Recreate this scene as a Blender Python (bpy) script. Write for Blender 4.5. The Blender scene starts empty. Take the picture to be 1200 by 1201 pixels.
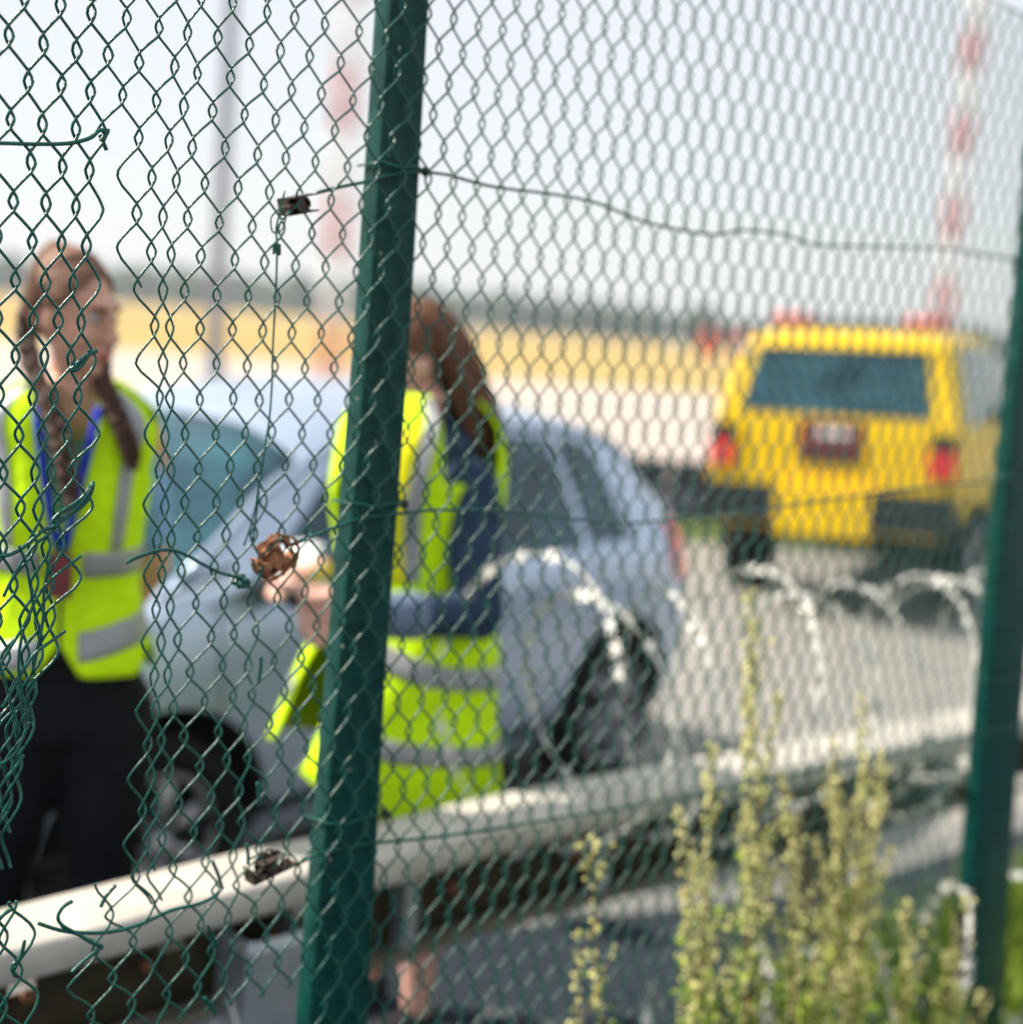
import bpy, bmesh, math, random
import numpy as np
from mathutils import Vector, Matrix, noise
random.seed(7)
R = math.radians
SC = bpy.context.scene
COL = SC.collection

# ------------------------------------------------------------------ camera
CAMZ = 1.87
FPX = 1750.0                       # focal length in photo pixels (35 mm lens)
PITCH, ROLL = R(7.9), R(4.3)
f_ = Vector((0, math.cos(PITCH), -math.sin(PITCH)))
r0 = Vector((1, 0, 0)); u0 = Vector((0, math.sin(PITCH), math.cos(PITCH)))
r_ = r0*math.cos(ROLL) + u0*math.sin(ROLL)
u_ = u0*math.cos(ROLL) - r0*math.sin(ROLL)
CAM = Vector((0, 0, CAMZ))
cd = bpy.data.cameras.new('camera'); cam = bpy.data.objects.new('camera', cd); COL.objects.link(cam)
m = Matrix((r_, u_, -f_)).transposed().to_4x4(); m.translation = CAM
cam.matrix_world = m
cd.sensor_fit = 'HORIZONTAL'; cd.sensor_width = 24.0; cd.lens = 35.0
cd.clip_start = 0.05; cd.clip_end = 3000
cd.dof.use_dof = True; cd.dof.focus_distance = 1.66; cd.dof.aperture_fstop = 1.2
SC.camera = cam

# ------------------------------------------------------------------ light
SUN_EL = R(44); sd = Vector((-0.95, 0.17, 0)).normalized()
tosun = Vector((sd.x*math.cos(SUN_EL), sd.y*math.cos(SUN_EL), math.sin(SUN_EL)))
w = bpy.data.worlds.new('World'); SC.world = w; w.use_nodes = True
nt = w.node_tree; nt.nodes.clear()
sky = nt.nodes.new('ShaderNodeTexSky'); sky.sky_type = 'NISHITA'; sky.sun_disc = False
sky.sun_elevation = SUN_EL; sky.sun_rotation = math.atan2(sd.x, sd.y)
sky.air_density = 1.0; sky.dust_density = 0.6; sky.ozone_density = 1.5
bg = nt.nodes.new('ShaderNodeBackground'); bg.inputs[1].default_value = 0.13
wo = nt.nodes.new('ShaderNodeOutputWorld')
mx = nt.nodes.new('ShaderNodeMix'); mx.data_type = 'RGBA'; mx.inputs[0].default_value = .9     # thin even cloud veil over the blue
mx.inputs[7].default_value = (3.62, 3.70, 3.78, 1)
nt.links.new(sky.outputs[0], mx.inputs[6]); nt.links.new(mx.outputs[2], bg.inputs[0]); nt.links.new(bg.outputs[0], wo.inputs[0])
sl = bpy.data.lights.new('sun', 'SUN'); so = bpy.data.objects.new('sun', sl); COL.objects.link(so)
sl.energy = 4.4; sl.angle = R(0.5); sl.color = (1, .90, .76)
so.rotation_euler = tosun.to_track_quat('Z', 'Y').to_euler()
SC.view_settings.view_transform = 'Standard'; SC.view_settings.look = 'None'
SC.view_settings.exposure = 0.92; SC.view_settings.gamma = 1; SC.view_settings.use_curve_mapping = False

# ------------------------------------------------------------------ helpers
def ray(px, py):
    return f_ + r_*((px-600)/FPX) + u_*((600.5-py)/FPX)
def P(px, py, Y):
    d = ray(px, py); return CAM + d*(Y/d.y)
def G(px, py, z=0.0):
    d = ray(px, py); return CAM + d*((z-CAMZ)/d.z)

def mat(name, col, rough=.6, metal=0, bump=0, scale=40, var=.12, coat=0, trans=0, emit=None, spec=None, detail=4, col2=None, subs=0):
    M = bpy.data.materials.new(name); M.use_nodes = True
    n = M.node_tree.nodes; l = M.node_tree.links; b = n['Principled BSDF']
    b.inputs['Base Color'].default_value = (*col, 1); b.inputs['Roughness'].default_value = rough
    b.inputs['Metallic'].default_value = metal; b.inputs['Coat Weight'].default_value = coat
    b.inputs['Transmission Weight'].default_value = trans
    if spec is not None: b.inputs['Specular IOR Level'].default_value = spec
    if subs: b.inputs['Subsurface Weight'].default_value = subs; b.inputs['Subsurface Radius'].default_value = (.01, .004, .002)
    if emit: b.inputs['Emission Color'].default_value = (*emit[0], 1); b.inputs['Emission Strength'].default_value = emit[1]
    tc = n.new('ShaderNodeTexCoord'); nz = n.new('ShaderNodeTexNoise')
    nz.inputs['Scale'].default_value = scale; nz.inputs['Detail'].default_value = detail
    l.new(tc.outputs['Object'], nz.inputs['Vector'])
    rp = n.new('ShaderNodeValToRGB'); e = rp.color_ramp.elements
    e[0].position = .3; e[1].position = .7
    c2 = col2 if col2 else tuple(min(1, c*(1+var)) for c in col)
    e[0].color = (*[c*(1-var) for c in col], 1); e[1].color = (*c2, 1)
    l.new(nz.outputs['Fac'], rp.inputs[0]); l.new(rp.outputs[0], b.inputs['Base Color'])
    if bump:
        bp = n.new('ShaderNodeBump'); bp.inputs['Strength'].default_value = bump; bp.inputs['Distance'].default_value = .01
        l.new(nz.outputs['Fac'], bp.inputs['Height']); l.new(bp.outputs[0], b.inputs['Normal'])
    return M

M = {}
M['wire'] = mat('green_pvc_wire', (.004, .088, .070), .28, bump=.15, scale=160, var=.3, spec=.38)
M['post'] = mat('green_painted_steel', (.002, .052, .044), .42, bump=.25, scale=35, var=.3, detail=10, spec=.22)
M['rust'] = mat('rusty_steel', (.30, .13, .06), .75, .3, bump=.6, scale=120, var=.5)
M['blackmetal'] = mat('dark_old_tensioner', (.05, .035, .025), .5, .5, bump=.4, scale=150, var=.5)
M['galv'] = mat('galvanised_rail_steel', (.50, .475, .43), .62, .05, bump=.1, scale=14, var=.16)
M['galvdark'] = mat('shaded_rail_inside', (.055, .045, .028), .85, .2, bump=.2, scale=20, var=.3, spec=0.12)  # near-black copy of the rail steel, shade of the recess put into the colour
M['galvmid'] = mat('shaded_rail_lower_edge', (.17, .16, .12), .8, .1, bump=.2, scale=20, var=.25, spec=.2)  # darker copy of the rail steel, shade on the bottom flange painted in
M['galvblue'] = mat('zinc_post', (.42, .46, .52), .4, .6, bump=.1, scale=18, var=.12)
M['razor'] = mat('bright_razor_wire', (.70, .70, .67), .5, .3, scale=80, var=.1)
M['apron'] = mat('pale_apron', (.47, .41, .37), .9, bump=.3, scale=3, var=.08, detail=10, spec=.12)
M['asphalt'] = mat('grey_road', (.27, .262, .25), .9, bump=.3, scale=9, var=.12, detail=10, spec=0.12)
M['darkverge'] = mat('dark_verge', (.026, .034, .047), 1, bump=.5, scale=60, var=.35, detail=10, spec=0.12)
M['field'] = mat('dry_field', (.42, .30, .105), 1, bump=.2, scale=.06, var=.28, detail=10, col2=(.50, .37, .15), spec=0.12)
M['grass'] = mat('verge_grass_base', (.07, .10, .03), 1, bump=.6, scale=30, var=.5, spec=0.12)
M['kerb'] = mat('kerb_stone', (.17, .17, .17), .9, bump=.3, scale=50, var=.15)
M['trees'] = mat('far_wood', (.045, .07, .04), 1, bump=.5, scale=.4, var=.4, spec=0.12)
M['barrier'] = mat('dark_barrier', (.055, .062, .09), .8, bump=.3, scale=10, var=.3, spec=0.12)
M['polegrey'] = mat('grey_pole_paint', (.26, .29, .36), .5, .1, scale=8, var=.08)
M['mastred'] = mat('mast_red', (.58, .17, .15), .5, scale=8, var=.1)
M['mastwhite'] = mat('mast_white', (.80, .80, .80), .5, scale=8, var=.05)
M['signred'] = mat('marker_red', (.75, .08, .04), .6, scale=5, var=.15)
M['vest'] = mat('hi_vis_fabric', (.58, .90, .006), .75, bump=.25, scale=45, var=.10, spec=0.12)
M['vestlit'] = mat('hi_vis_sunlit', (.80, .78, .01), .75, bump=.2, scale=45, var=.08, spec=0.12)  # yellower copy of the vest fabric, sunlight put into its colour
M['tape'] = mat('reflective_tape', (.30, .31, .34), .45, .2, scale=90, var=.08)
M['skin'] = mat('skin', (.62, .33, .24), .5, bump=.05, scale=50, var=.1, subs=.15)
M['skinpale'] = mat('skin_hand', (.74, .42, .34), .48, bump=.08, scale=60, var=.12, subs=.15)
M['hairbr'] = mat('brown_hair', (.055, .024, .016), .5, bump=.5, scale=120, var=.5, spec=0.25)
M['hairtop'] = mat('sunlit_brown_hair', (.20, .10, .065), .5, bump=.5, scale=120, var=.4, spec=0.25)  # paler copy of the braid brown, sun on the crown painted in
M['hairau'] = mat('auburn_hair', (.13, .055, .028), .45, bump=.5, scale=120, var=.5, spec=0.25)
M['blacktr'] = mat('black_trousers', (.008, .009, .013), .85, bump=.3, scale=40, var=.3, spec=0.12)
M['navy'] = mat('navy_cloth', (.028, .050, .095), .85, bump=.3, scale=40, var=.3, spec=0.12)
M['ltblue'] = mat('light_blue_cloth', (.24, .42, .78), .85, bump=.2, scale=40, var=.12, spec=0.12)
M['cuff'] = mat('muted_cuff', (.15, .20, .30), .85, bump=.2, scale=40, var=.12, spec=.12)
M['lanyard'] = mat('blue_lanyard', (.01, .03, .42), .7, scale=40, var=.1, spec=0.12)
M['eyew'] = mat('eye_white', (.42, .38, .36), .25, scale=40, var=.03)
M['eyed'] = mat('eye_iris', (.04, .03, .02), .2, scale=40, var=.1)
M['lips'] = mat('lips', (.50, .16, .14), .45, scale=40, var=.1)
M['silver'] = mat('silver_blue_paint', (.42, .52, .68), .30, .5, scale=3, var=.03, coat=.6)
M['white'] = mat('white_plastic', (.78, .79, .8), .35, scale=9, var=.03, coat=.3)
M['glass'] = mat('car_glass', (.006, .035, .07), .06, 0, scale=5, var=.5, spec=.5, col2=(.03, .11, .15))  # uneven tint stands in for reflections in the panes
M['black'] = mat('black_plastic', (.02, .022, .026), .6, scale=20, var=.2, spec=0.25)
M['tyre'] = mat('tyre_rubber', (.014, .014, .016), .85, bump=.3, scale=60, var=.2, spec=0.12)
M['rim'] = mat('alloy_rim', (.36, .37, .42), .35, .7, scale=20, var=.1)
M['yellow'] = mat('yellow_paint', (.84, .55, .004), .4, .0, scale=3, var=.05, coat=.04, spec=.18)
M['redlens'] = mat('red_lens', (.75, .02, .03), .2, scale=30, var=.15, coat=.5)
M['orangelens'] = mat('beacon_lens', (.85, .10, .05), .2, scale=30, var=.15, coat=.5)
M['clear'] = mat('pale_lens', (.8, .62, .62), .2, scale=30, var=.1, coat=.5)
M['platered'] = mat('maroon_panel', (.16, .02, .025), .5, scale=30, var=.2)
M['chrome'] = mat('glint_chrome', (.9, .88, .84), .06, 1, scale=30, var=.03)  # mirror finish for the added glint reflector
M['stem'] = mat('weed_stem', (.22, .13, .06), .8, scale=60, var=.3, spec=0.25)
M['bud'] = mat('weed_flower_buds', (.66, .66, .20), .8, scale=25, var=.3, col2=(.90, .86, .42), spec=0.25)
M['leaf'] = mat('weed_leaves', (.17, .30, .03), .7, scale=25, var=.4, col2=(.42, .56, .07), spec=0.25)

def tag(o, label=None, cat=None, group=None, kind=None):
    if label: o['label'] = label
    if cat: o['category'] = cat
    if group: o['group'] = group
    if kind: o['kind'] = kind
    return o
def empty(name, loc=(0, 0, 0), label=None, cat=None, group=None):
    o = bpy.data.objects.new(name, None); COL.objects.link(o); o.location = loc; o.empty_display_size = .1
    return tag(o, label, cat, group)
bpy.context.view_layer.update()
def link(name, me, mats, parent=None, smooth=True):
    for mm in (mats if isinstance(mats, (list, tuple)) else [mats]): me.materials.append(mm)
    o = bpy.data.objects.new(name, me); COL.objects.link(o)
    if smooth: me.shade_smooth()
    if parent is not None:
        o.parent = parent
        par = parent; T = Matrix.Identity(4)
        chain = []
        while par is not None: chain.append(par); par = par.parent
        for p_ in reversed(chain): T = T @ p_.matrix_parent_inverse @ p_.matrix_basis
        o.matrix_parent_inverse = T.inverted()
    return o
def from_bm(name, bm, mats, parent=None, smooth=True):
    me = bpy.data.meshes.new(name); bm.to_mesh(me); bm.free()
    return link(name, me, mats, parent, smooth)
def from_py(name, V, F, mats, parent=None, smooth=True):
    me = bpy.data.meshes.new(name); me.from_pydata([tuple(v) for v in V], [], F); me.update()
    return link(name, me, mats, parent, smooth)

class MB:
    """collects simple shapes into one mesh"""
    def __init__(s): s.V = []; s.F = []; s.mi = []
    def add(s, V, F, mi=0):
        o = len(s.V); s.V += [tuple(v) for v in V]; s.F += [tuple(i+o for i in f) for f in F]; s.mi += [mi]*len(F)
    def tube(s, pts, rad, sides=6, ref=None, cap=True, mi=0):
        p = np.array([tuple(q) for q in pts], float); n = len(p)
        if n < 2: return
        t = np.gradient(p, axis=0); t /= (np.linalg.norm(t, axis=1)[:, None]+1e-12)
        rf = np.array(ref if ref is not None else (0.31, 0.17, 0.93), float)
        a = np.cross(t, rf); la = np.linalg.norm(a, axis=1)[:, None]
        a = np.where(la < 1e-4, np.array([1.0, 0, 0]), a/(la+1e-12)); b = np.cross(a, t)
        rr = np.array(rad if hasattr(rad, '__len__') else [rad]*n)[:, None, None]
        ang = np.arange(sides)*2*math.pi/sides
        ring = p[:, None, :] + rr*(np.cos(ang)[None, :, None]*a[:, None, :] + np.sin(ang)[None, :, None]*b[:, None, :])
        V = ring.reshape(-1, 3).tolist(); F = []
        for i in range(n-1):
            for k in range(sides):
                k2 = (k+1) % sides
                F.append((i*sides+k, i*sides+k2, (i+1)*sides+k2, (i+1)*sides+k))
        if cap: F.append(tuple(range(sides-1, -1, -1))); F.append(tuple((n-1)*sides+k for k in range(sides)))
        s.add(V, F, mi)
    def box(s, c, sz, M3=None, mi=0):
        V = []
        for x in (-.5, .5):
            for y in (-.5, .5):
                for z in (-.5, .5):
                    v = Vector((x*sz[0], y*sz[1], z*sz[2]))
                    if M3: v = M3 @ v
                    V.append(Vector(c)+v)
        s.add(V, [(0, 1, 3, 2), (4, 6, 7, 5), (0, 4, 5, 1), (2, 3, 7, 6), (0, 2, 6, 4), (1, 5, 7, 3)], mi)
    def ell(s, c, rad, M3=None, nu=12, nv=8, mi=0):
        V = []; F = []
        for j in range(nv+1):
            th = math.pi*j/nv
            for i in range(nu):
                ph = 2*math.pi*i/nu
                v = Vector((rad[0]*math.sin(th)*math.cos(ph), rad[1]*math.sin(th)*math.sin(ph), rad[2]*math.cos(th)))
                if M3: v = M3 @ v
                V.append(Vector(c)+v)
        for j in range(nv):
            for i in range(nu):
                i2 = (i+1) % nu
                F.append((j*nu+i, (j+1)*nu+i, (j+1)*nu+i2, j*nu+i2))
        s.add(V, F, mi)
    def octa(s, c, r, stretch=1.0):
        x, y, z = c
        s.add([(x+r, y, z), (x-r, y, z), (x, y+r, z), (x, y-r, z), (x, y, z+r*stretch), (x, y, z-r*stretch)],
              [(0, 2, 4), (2, 1, 4), (1, 3, 4), (3, 0, 4), (2, 0, 5), (1, 2, 5), (3, 1, 5), (0, 3, 5)])
    def grid(s, fn, nu, nv, mi=0, closed=False):
        V = [fn(i/nu, j/nv) for j in range(nv+1) for i in range(nu+1)]
        F = [(j*(nu+1)+i, j*(nu+1)+i+1, (j+1)*(nu+1)+i+1, (j+1)*(nu+1)+i) for j in range(nv) for i in range(nu)]
        s.add(V, F, mi)
    def build(s, name, mats, parent=None, smooth=True, mods=None):
        me = bpy.data.meshes.new(name); me.from_pydata(s.V, [], s.F)
        me.polygons.foreach_set('material_index', s.mi); me.update()
        o = link(name, me, mats, parent, smooth)
        return o
def bake(o, mods):
    """apply modifiers by evaluating the object"""
    for typ, kw in mods:
        md = o.modifiers.new(typ, typ)
        for k, v in kw.items(): setattr(md, k, v)
    dg = bpy.context.evaluated_depsgraph_get(); dg.update()
    me = bpy.data.meshes.new_from_object(o.evaluated_get(dg), preserve_all_data_layers=True, depsgraph=dg)
    o.modifiers.clear(); old = o.data; o.data = me; bpy.data.meshes.remove(old)
    return o
def fuse(o, vox, sm=3):
    bake(o, [('REMESH', dict(mode='VOXEL', voxel_size=vox, use_smooth_shade=True)), ('SMOOTH', dict(iterations=sm, factor=.6))])
    o.data.shade_smooth(); return o
def lerp(a, b, t): return a+(b-a)*t
def interp(x, xs, ys): return float(np.interp(x, xs, ys))

# ------------------------------------------------------------------ layout lines
RA = P(50, 1115, 2.50); RB = P(1140, 862, 4.42)
RZ = .80
RA = G(20, 1122, RZ); RB = G(1140, 856, RZ)                 # near top edge of the guard rail
rd = Vector((RB.x-RA.x, RB.y-RA.y, 0)); RL = rd.length; rd.normalize()
rn = Vector((-rd.y, rd.x, 0))                                # away from the camera
def rail_pt(s, n=0, z=0):
    return Vector((RA.x, RA.y, 0)) + rd*s + rn*n + Vector((0, 0, z))
VZ = .15                                                     # height of the verge the women stand on
KERB_N = .68

# ------------------------------------------------------------------ ground
def sheet(name, pts, z, mt, kind='structure'):
    o = from_py(name, [(p[0], p[1], z) for p in pts], [tuple(range(len(pts)))], mt, smooth=False)
    o['kind'] = kind; return o
def gz(y): return -.02 if y < 42 else -.02-.0150*(y-42)          # beyond the apron the land falls gently away
from_py('ground', [(-540, -90, -.02), (540, -90, -.02), (540, 42, -.02), (-540, 42, -.02), (540, 595, gz(595)), (-540, 595, gz(595))], [(0, 1, 2, 3), (3, 2, 4, 5)], M['grass'], smooth=False)['kind'] = 'structure'
def slab(name, x0, x1, y0, y1, z, mt, nx=1, ny=1):
    sheet(name, [(x0, y0), (x1, y0), (x1, y1), (x0, y1)], z, mt)
sheet('road', [(-200, -60), (200, -60), (200, 40), (-200, 36)], 0.0, M['asphalt'])
from_py('field', [(-530, 34, -.008), (530, 34, -.008), (530, 42, -.008), (-530, 42, -.008), (530, 470, gz(470)+.012), (-530, 470, gz(470)+.012)], [(0, 1, 2, 3), (3, 2, 4, 5)], M['field'], smooth=False)['kind'] = 'structure'
sheet('apron', [(-200, 14.3), (200, 14.3), (200, 39.9), (-200, 35.9)], .006, M['apron'])
# verge: raised strip, far darker than the road, from the fence to the kerb
KP = [(-14, 1.06), (.9, 1.02), (RL+.1, .44), (14, .44)]        # kerb line (distance along the rail, distance behind it)
def verge():
    mb = MB()
    loop = [rail_pt(a, b, 0) for a, b in KP] + [rail_pt(14, -6, 0), rail_pt(-14, -6, 0)]
    n = len(loop)
    V = [Vector((p.x, p.y, VZ)) for p in loop]+[Vector((p.x, p.y, -.01)) for p in loop]
    mb.add(V, [tuple(range(n-1, -1, -1))]+[(i, (i+1) % n, (i+1) % n+n, i+n) for i in range(n)])
    o = mb.build('verge', M['darkverge'], smooth=False); o['kind'] = 'structure'
verge()
kerb = empty('kerb'); kerb['kind'] = 'structure'
for (a, b), (c, d) in zip(KP, KP[1:]):
    p, q = rail_pt(a, b), rail_pt(c, d); L = (q-p).length; t = (q-p).normalized(); nn = Vector((-t.y, t.x, 0)); m_ = max(1, round(L))
    for k in range(m_):
        mb = MB(); mb.box(p+t*L*(k+.5)/m_+nn*.062+Vector((0, 0, VZ/2+.003)), (L/m_-.012, .12, VZ+.006), Matrix((t, nn, Vector((0, 0, 1)))).transposed())
        mb.build('kerb_stone', M['kerb'], kerb, smooth=False)

# far strips behind the silver car: grass strip, low dark barrier
sheet('grass_strip', [(-30, 12.6), (14, 12.4), (14, 13.9), (-30, 13.9)], .004, M['grass'])
bar = empty('concrete_barrier', (1.2, 14.0, 0), 'low dark blue-grey barrier of concrete blocks standing between the silver car and the yellow car', 'barrier')
for k in range(12):
    mb = MB(); x0 = -12+k*1.5
    prof = [(-.28, 0), (-.28, .10), (-.14, .25), (-.10, .52), (.10, .52), (.14, .25), (.28, .10), (.28, 0)]
    V = [(x0, 14.15+a, b) for a, b in prof]+[(x0+1.46, 14.15+a, b) for a, b in prof]
    n = len(prof)
    mb.add(V, [(i, (i+1) % n, (i+1) % n+n, i+n) for i in range(n)]+[tuple(range(n-1, -1, -1)), tuple(range(n, 2*n))])
    mb.build('concrete_block', M['barrier'], bar, smooth=False)

# far wood
def wood():
    mb = MB(); rg = random.Random(3)
    x = -420
    while x < 480:
        h = 9.5+3*noise.noise(Vector((x*.013, 2, 0)))+rg.uniform(-1.5, 2)
        if x > 60: h *= .82
        y = 455+rg.uniform(-10, 25)
        for k in range(3):
            r = rg.uniform(3, 5.5)
            mb.ell((x+rg.uniform(-4, 4), y, gz(y)+max(1, h*(.25+.27*k))), (r, r, h*.32), nu=8, nv=5)
        x += rg.uniform(2.2, 4.5)
    o = mb.build('wood', M['trees']); tag(o, 'dark blue-green belt of trees along the far edge of the dry field', 'trees', kind='stuff')
wood()

# ------------------------------------------------------------------ masts and poles
def pole():
    b = P(251, 430, 26); top = Vector((b.x, 26, 11))
    o = empty('lamp_pole', (b.x, 26, 0), 'slim grey pole standing behind the silver car, left of the green fence post', 'pole')
    mb = MB(); mb.tube([(b.x, 26, 0), (b.x, 26, 6), top], [.15, .125, .10], 12); mb.build('pole_shaft', M['polegrey'], o)
    mb = MB(); mb.tube([(b.x, 26, 0), (b.x, 26, .5)], .2, 12); mb.build('pole_base', M['polegrey'], o)
    mb = MB(); mb.tube([top, top+Vector((.3, 0, .35)), top+Vector((1.4, 0, .5))], [.06, .05, .05], 8); mb.ell(top+Vector((1.6, 0, .5)), (.4, .15, .08)); mb.build('lamp_head', M['polegrey'], o)
pole()
def mast(px, py, Y, w_, H, sec, label, phase=0):
    b = P(px, py, Y); c = Vector((b.x, Y, 0))
    o = empty('lattice_mast', c, label, 'mast')
    k = 0; z = 0
    while z < H:
        mb = MB(); z1 = min(H, z+sec)
        cs = [Vector((w_/2*sx, w_/2*sy, 0)) for sx, sy in ((-1, -1), (1, -1), (1, 1), (-1, 1))]
        for q in cs: mb.tube([c+q+Vector((0, 0, z)), c+q+Vector((0, 0, z1))], .026*w_/.34, 6)
        nb = 3; dz = (z1-z)/nb
        for j in range(nb):
            for a in range(4):
                q, q2 = cs[a], cs[(a+1) % 4]
                if j % 2: q, q2 = q2, q
                mb.tube([c+q+Vector((0, 0, z+j*dz)), c+q2+Vector((0, 0, z+(j+1)*dz))], .016*w_/.34, 5)
                mb.tube([c+q+Vector((0, 0, z+j*dz)), c+q2+Vector((0, 0, z+j*dz))], .012*w_/.34, 5)
        mb.build('mast_section', M['mastred'] if (k+phase) % 2 == 0 else M['mastwhite'], o)
        z = z1; k += 1
mast(388, 410, 30, .42, 9.5, 1.25, 'red and white banded lattice mast seen just left of the thick green fence post', 0)
mast(1104, 380, 27, .26, 9.0, .72, 'thin red and white lattice mast rising above the right end of the yellow car roof', 1)
def boards():
    for i, px in enumerate((812, 838)):
        b = G(px, 424, 0); c = Vector((b.x, 60, 0))
        o = empty('marker_board', c, ('left' if i == 0 else 'right')+' one of two small red boards in the dry field left of the yellow car', 'marker', 'red boards in the field')
        mb = MB(); mb.box(c+Vector((0, 0, .95)), (.62, .06, 1.1)); mb.build('board', M['signred'], o, False)
        for s in (-1, 1):
            mb = MB(); mb.box(c+Vector((s*.22, .06, .4)), (.05, .05, .8)); mb.build('leg', M['polegrey'], o, False)
boards()
# haze: the air between here and the far wood
def haze():
    mb = MB(); mb.box((0, 250, -9), (1100, 700, 42))
    hm = bpy.data.materials.new('haze_air'); hm.use_nodes = True; n = hm.node_tree.nodes; n.clear()
    v = n.new('ShaderNodeVolumePrincipled'); v.inputs['Color'].default_value = (.86, .93, 1, 1); v.inputs['Density'].default_value = .0007; v.inputs['Anisotropy'].default_value = .3
    o = n.new('ShaderNodeOutputMaterial'); hm.node_tree.links.new(v.outputs[0], o.inputs['Volume'])
    ob = mb.build('haze', hm, smooth=False); tag(ob, 'thin pale daytime haze over the airfield', 'haze', kind='stuff')
haze()
#PART2
# ------------------------------------------------------------------ fence plane
d0 = ray(15, 313); F0 = CAM + d0*(1.63/d0.y)
fd = Vector((.736, .677, 0)); fn = Vector((.677, -.736, 0))     # along the fence, towards the camera
def FP(px, py, off=0.0):
    """pixel -> (s, z) on the fence plane shifted by off towards the camera"""
    d = ray(px, py); q = F0 + fn*off
    t = (q-CAM).dot(fn)/d.dot(fn); w_ = CAM+d*t
    return (w_-F0).dot(fd), w_.z
def FW(s, z, off=0.0):
    v = F0 + fd*s + fn*off; return Vector((v.x, v.y, z))
def FQ(px, py, off=0.0):
    s, z = FP(px, py, off); return FW(s, z, off)
HZ = .0842
YL = [-60, 0, 100, 250, 330, 415, 495, 575, 655, 735, 810, 890, 970, 1020]
UP = {
 -3: [-58,-57,-53,-44,-42,-40,-38,-34,-32,-42,-52,-62,-80,-90],
 -2: [-37,-36,-32,-24,-21,-20,-18,-12,-10,-20,-32,-42,-60,-70],
 -1: [-15,-14,-10,-5,-3,-2,2,5,3,-3,-14,-27,-47,-55],
 0: [5,8,12,16,18,19,22,23,20,12,3,-14,-32,-40],
 1: [27,28,33,37,38,38,40,41,37,28,18,-4,-20,-28],
 2: [48,49,52,54,54,52,50,46,44,33,23,4,-12,-18],
 3: [69,70,73,74,71,65,63,60,54,45,30,11,-4,-10],
 4: [90,90,91,90,87,83,79,69,62,52,36,17,4,-2],
 5: [111,110,108,103,98,92,89,82,67,55,38,21,9,4],
 6: [131,129,124,116,113,106,115,108,95,78,42,27,14,9],
 7: [151,149,145,140,140,142,145,148,150,150,148,140,130,125],
 8: [169,167,164,161,160,163,174,174,174,171,166,158,148,152],
 9: [190,188,184,177,179,184,189,188,183,184,180,172,165,160],
 10: [210,208,204,192,192,191,193,193,190,190,185,178,170,174],
 11: [224,222,218,203,199,199,201,201,200,198,194,187,180,178],
 12: [238,236,231,219,215,214,216,217,212,209,204,199,191,186],
 13: [258,256,253,238,235,234,235,233,231,227,221,214,207,202],
 14: [275,273,269,258,255,253,253,254,252,248,241,235,227,223],
 15: [298,296,291,276,275,273,272,268,264,263,260,252,245,240],
 16: [316,314,310,296,291,289,287,283,278,275,272,266,258,254],
 23: [447,443,436,424,418,411,405,399,393,387,381,375,369,365]}
offs = {17: 0, 18: -5, 19: -2, 20: -6, 21: -3, 22: -2}
for c in range(17, 23):
    t = (c-16)/7
    UP[c] = [lerp(a, b, t)+offs[c]*max(0, 1-y/500) for a, b, y in zip(UP[16], UP[23], YL)]
# seam of two rolls: columns 17 and 18 squeezed together lower down
for i, y in enumerate(YL):
    if y > 500: UP[18][i] -= 7; UP[17][i] += 2
UP[24] = [a+13.5 for a in UP[23]]
YW = [1020, 1060, 1200, 1290]
LO = {-3: [-90,-88,-85,-83], -2: [-70,-66,-62,-60], -1: [-55,-48,-46,-45], 0: [-44,-40,-38,-36], 1: [-34,-32,-30,-28], 2: [-24,-22,-20,-18],
 3: [-12,-10,-12,-12], 4: [3,4,4,6], 5: [12,15,27,26], 6: [28,32,45,46], 7: [50,55,70,70], 8: [66,74,88,88], 9: [118,117,106,106],
 10: [126,128,134,130], 11: [160,159,154,152], 12: [180,178,172,168]}
for c in range(13, 25):
    a = UP[c][-1]; dx = {13: 10, 14: 9}.get(c, 11+(c-14)*.4)
    LO[c] = [a, a-dx*.2, a-dx, a-dx*1.5]
ZE = FP(8, 40)[1]                     # z of the even crossings
def table(c, y, low):
    if low: return interp(y, YW, LO[c])
    if c >= 13 and y > 1020: return interp(y, YW, LO[c])
    return interp(y, YL, UP[c])
SW = .0214
_cache = {}
def colpos(c, j, low):
    """position (s,z) of crossing column c, half-row j"""
    key = (c, j, low)
    if key in _cache: return _cache[key]
    z = ZE+HZ - j*HZ/2
    rg = random.Random(c*977+j*131+5)
    if c <= 24:
        # find the pixel y for that z, then its x from the table
        x = table(c, 600, low); y = 600
        for _ in range(5):
            # y such that FP(x,y).z == z
            lo_, hi = -200, 1500
            for _b in range(16):
                mid = (lo_+hi)/2
                if FP(x, mid)[1] > z: lo_ = mid
                else: hi = mid
            y = (lo_+hi)/2; x = table(c, y, low)
        s = FP(x, y)[0]
        jit = .0008
    else:
        s24, _z = colpos(24, j, False)
        s = s24 + (c-24)*SW
        jit = .0009
    s += rg.gauss(0, jit); z += rg.gauss(0, .0012)
    _cache[key] = (s, z); return s, z
fence = empty('chain_link_fence', FW(.5, VZ), 'green chain-link fence with a torn open hole at the left, running past both green posts', 'fence')
DEL = .0050; AMP = .0042; WR = .0017
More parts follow.
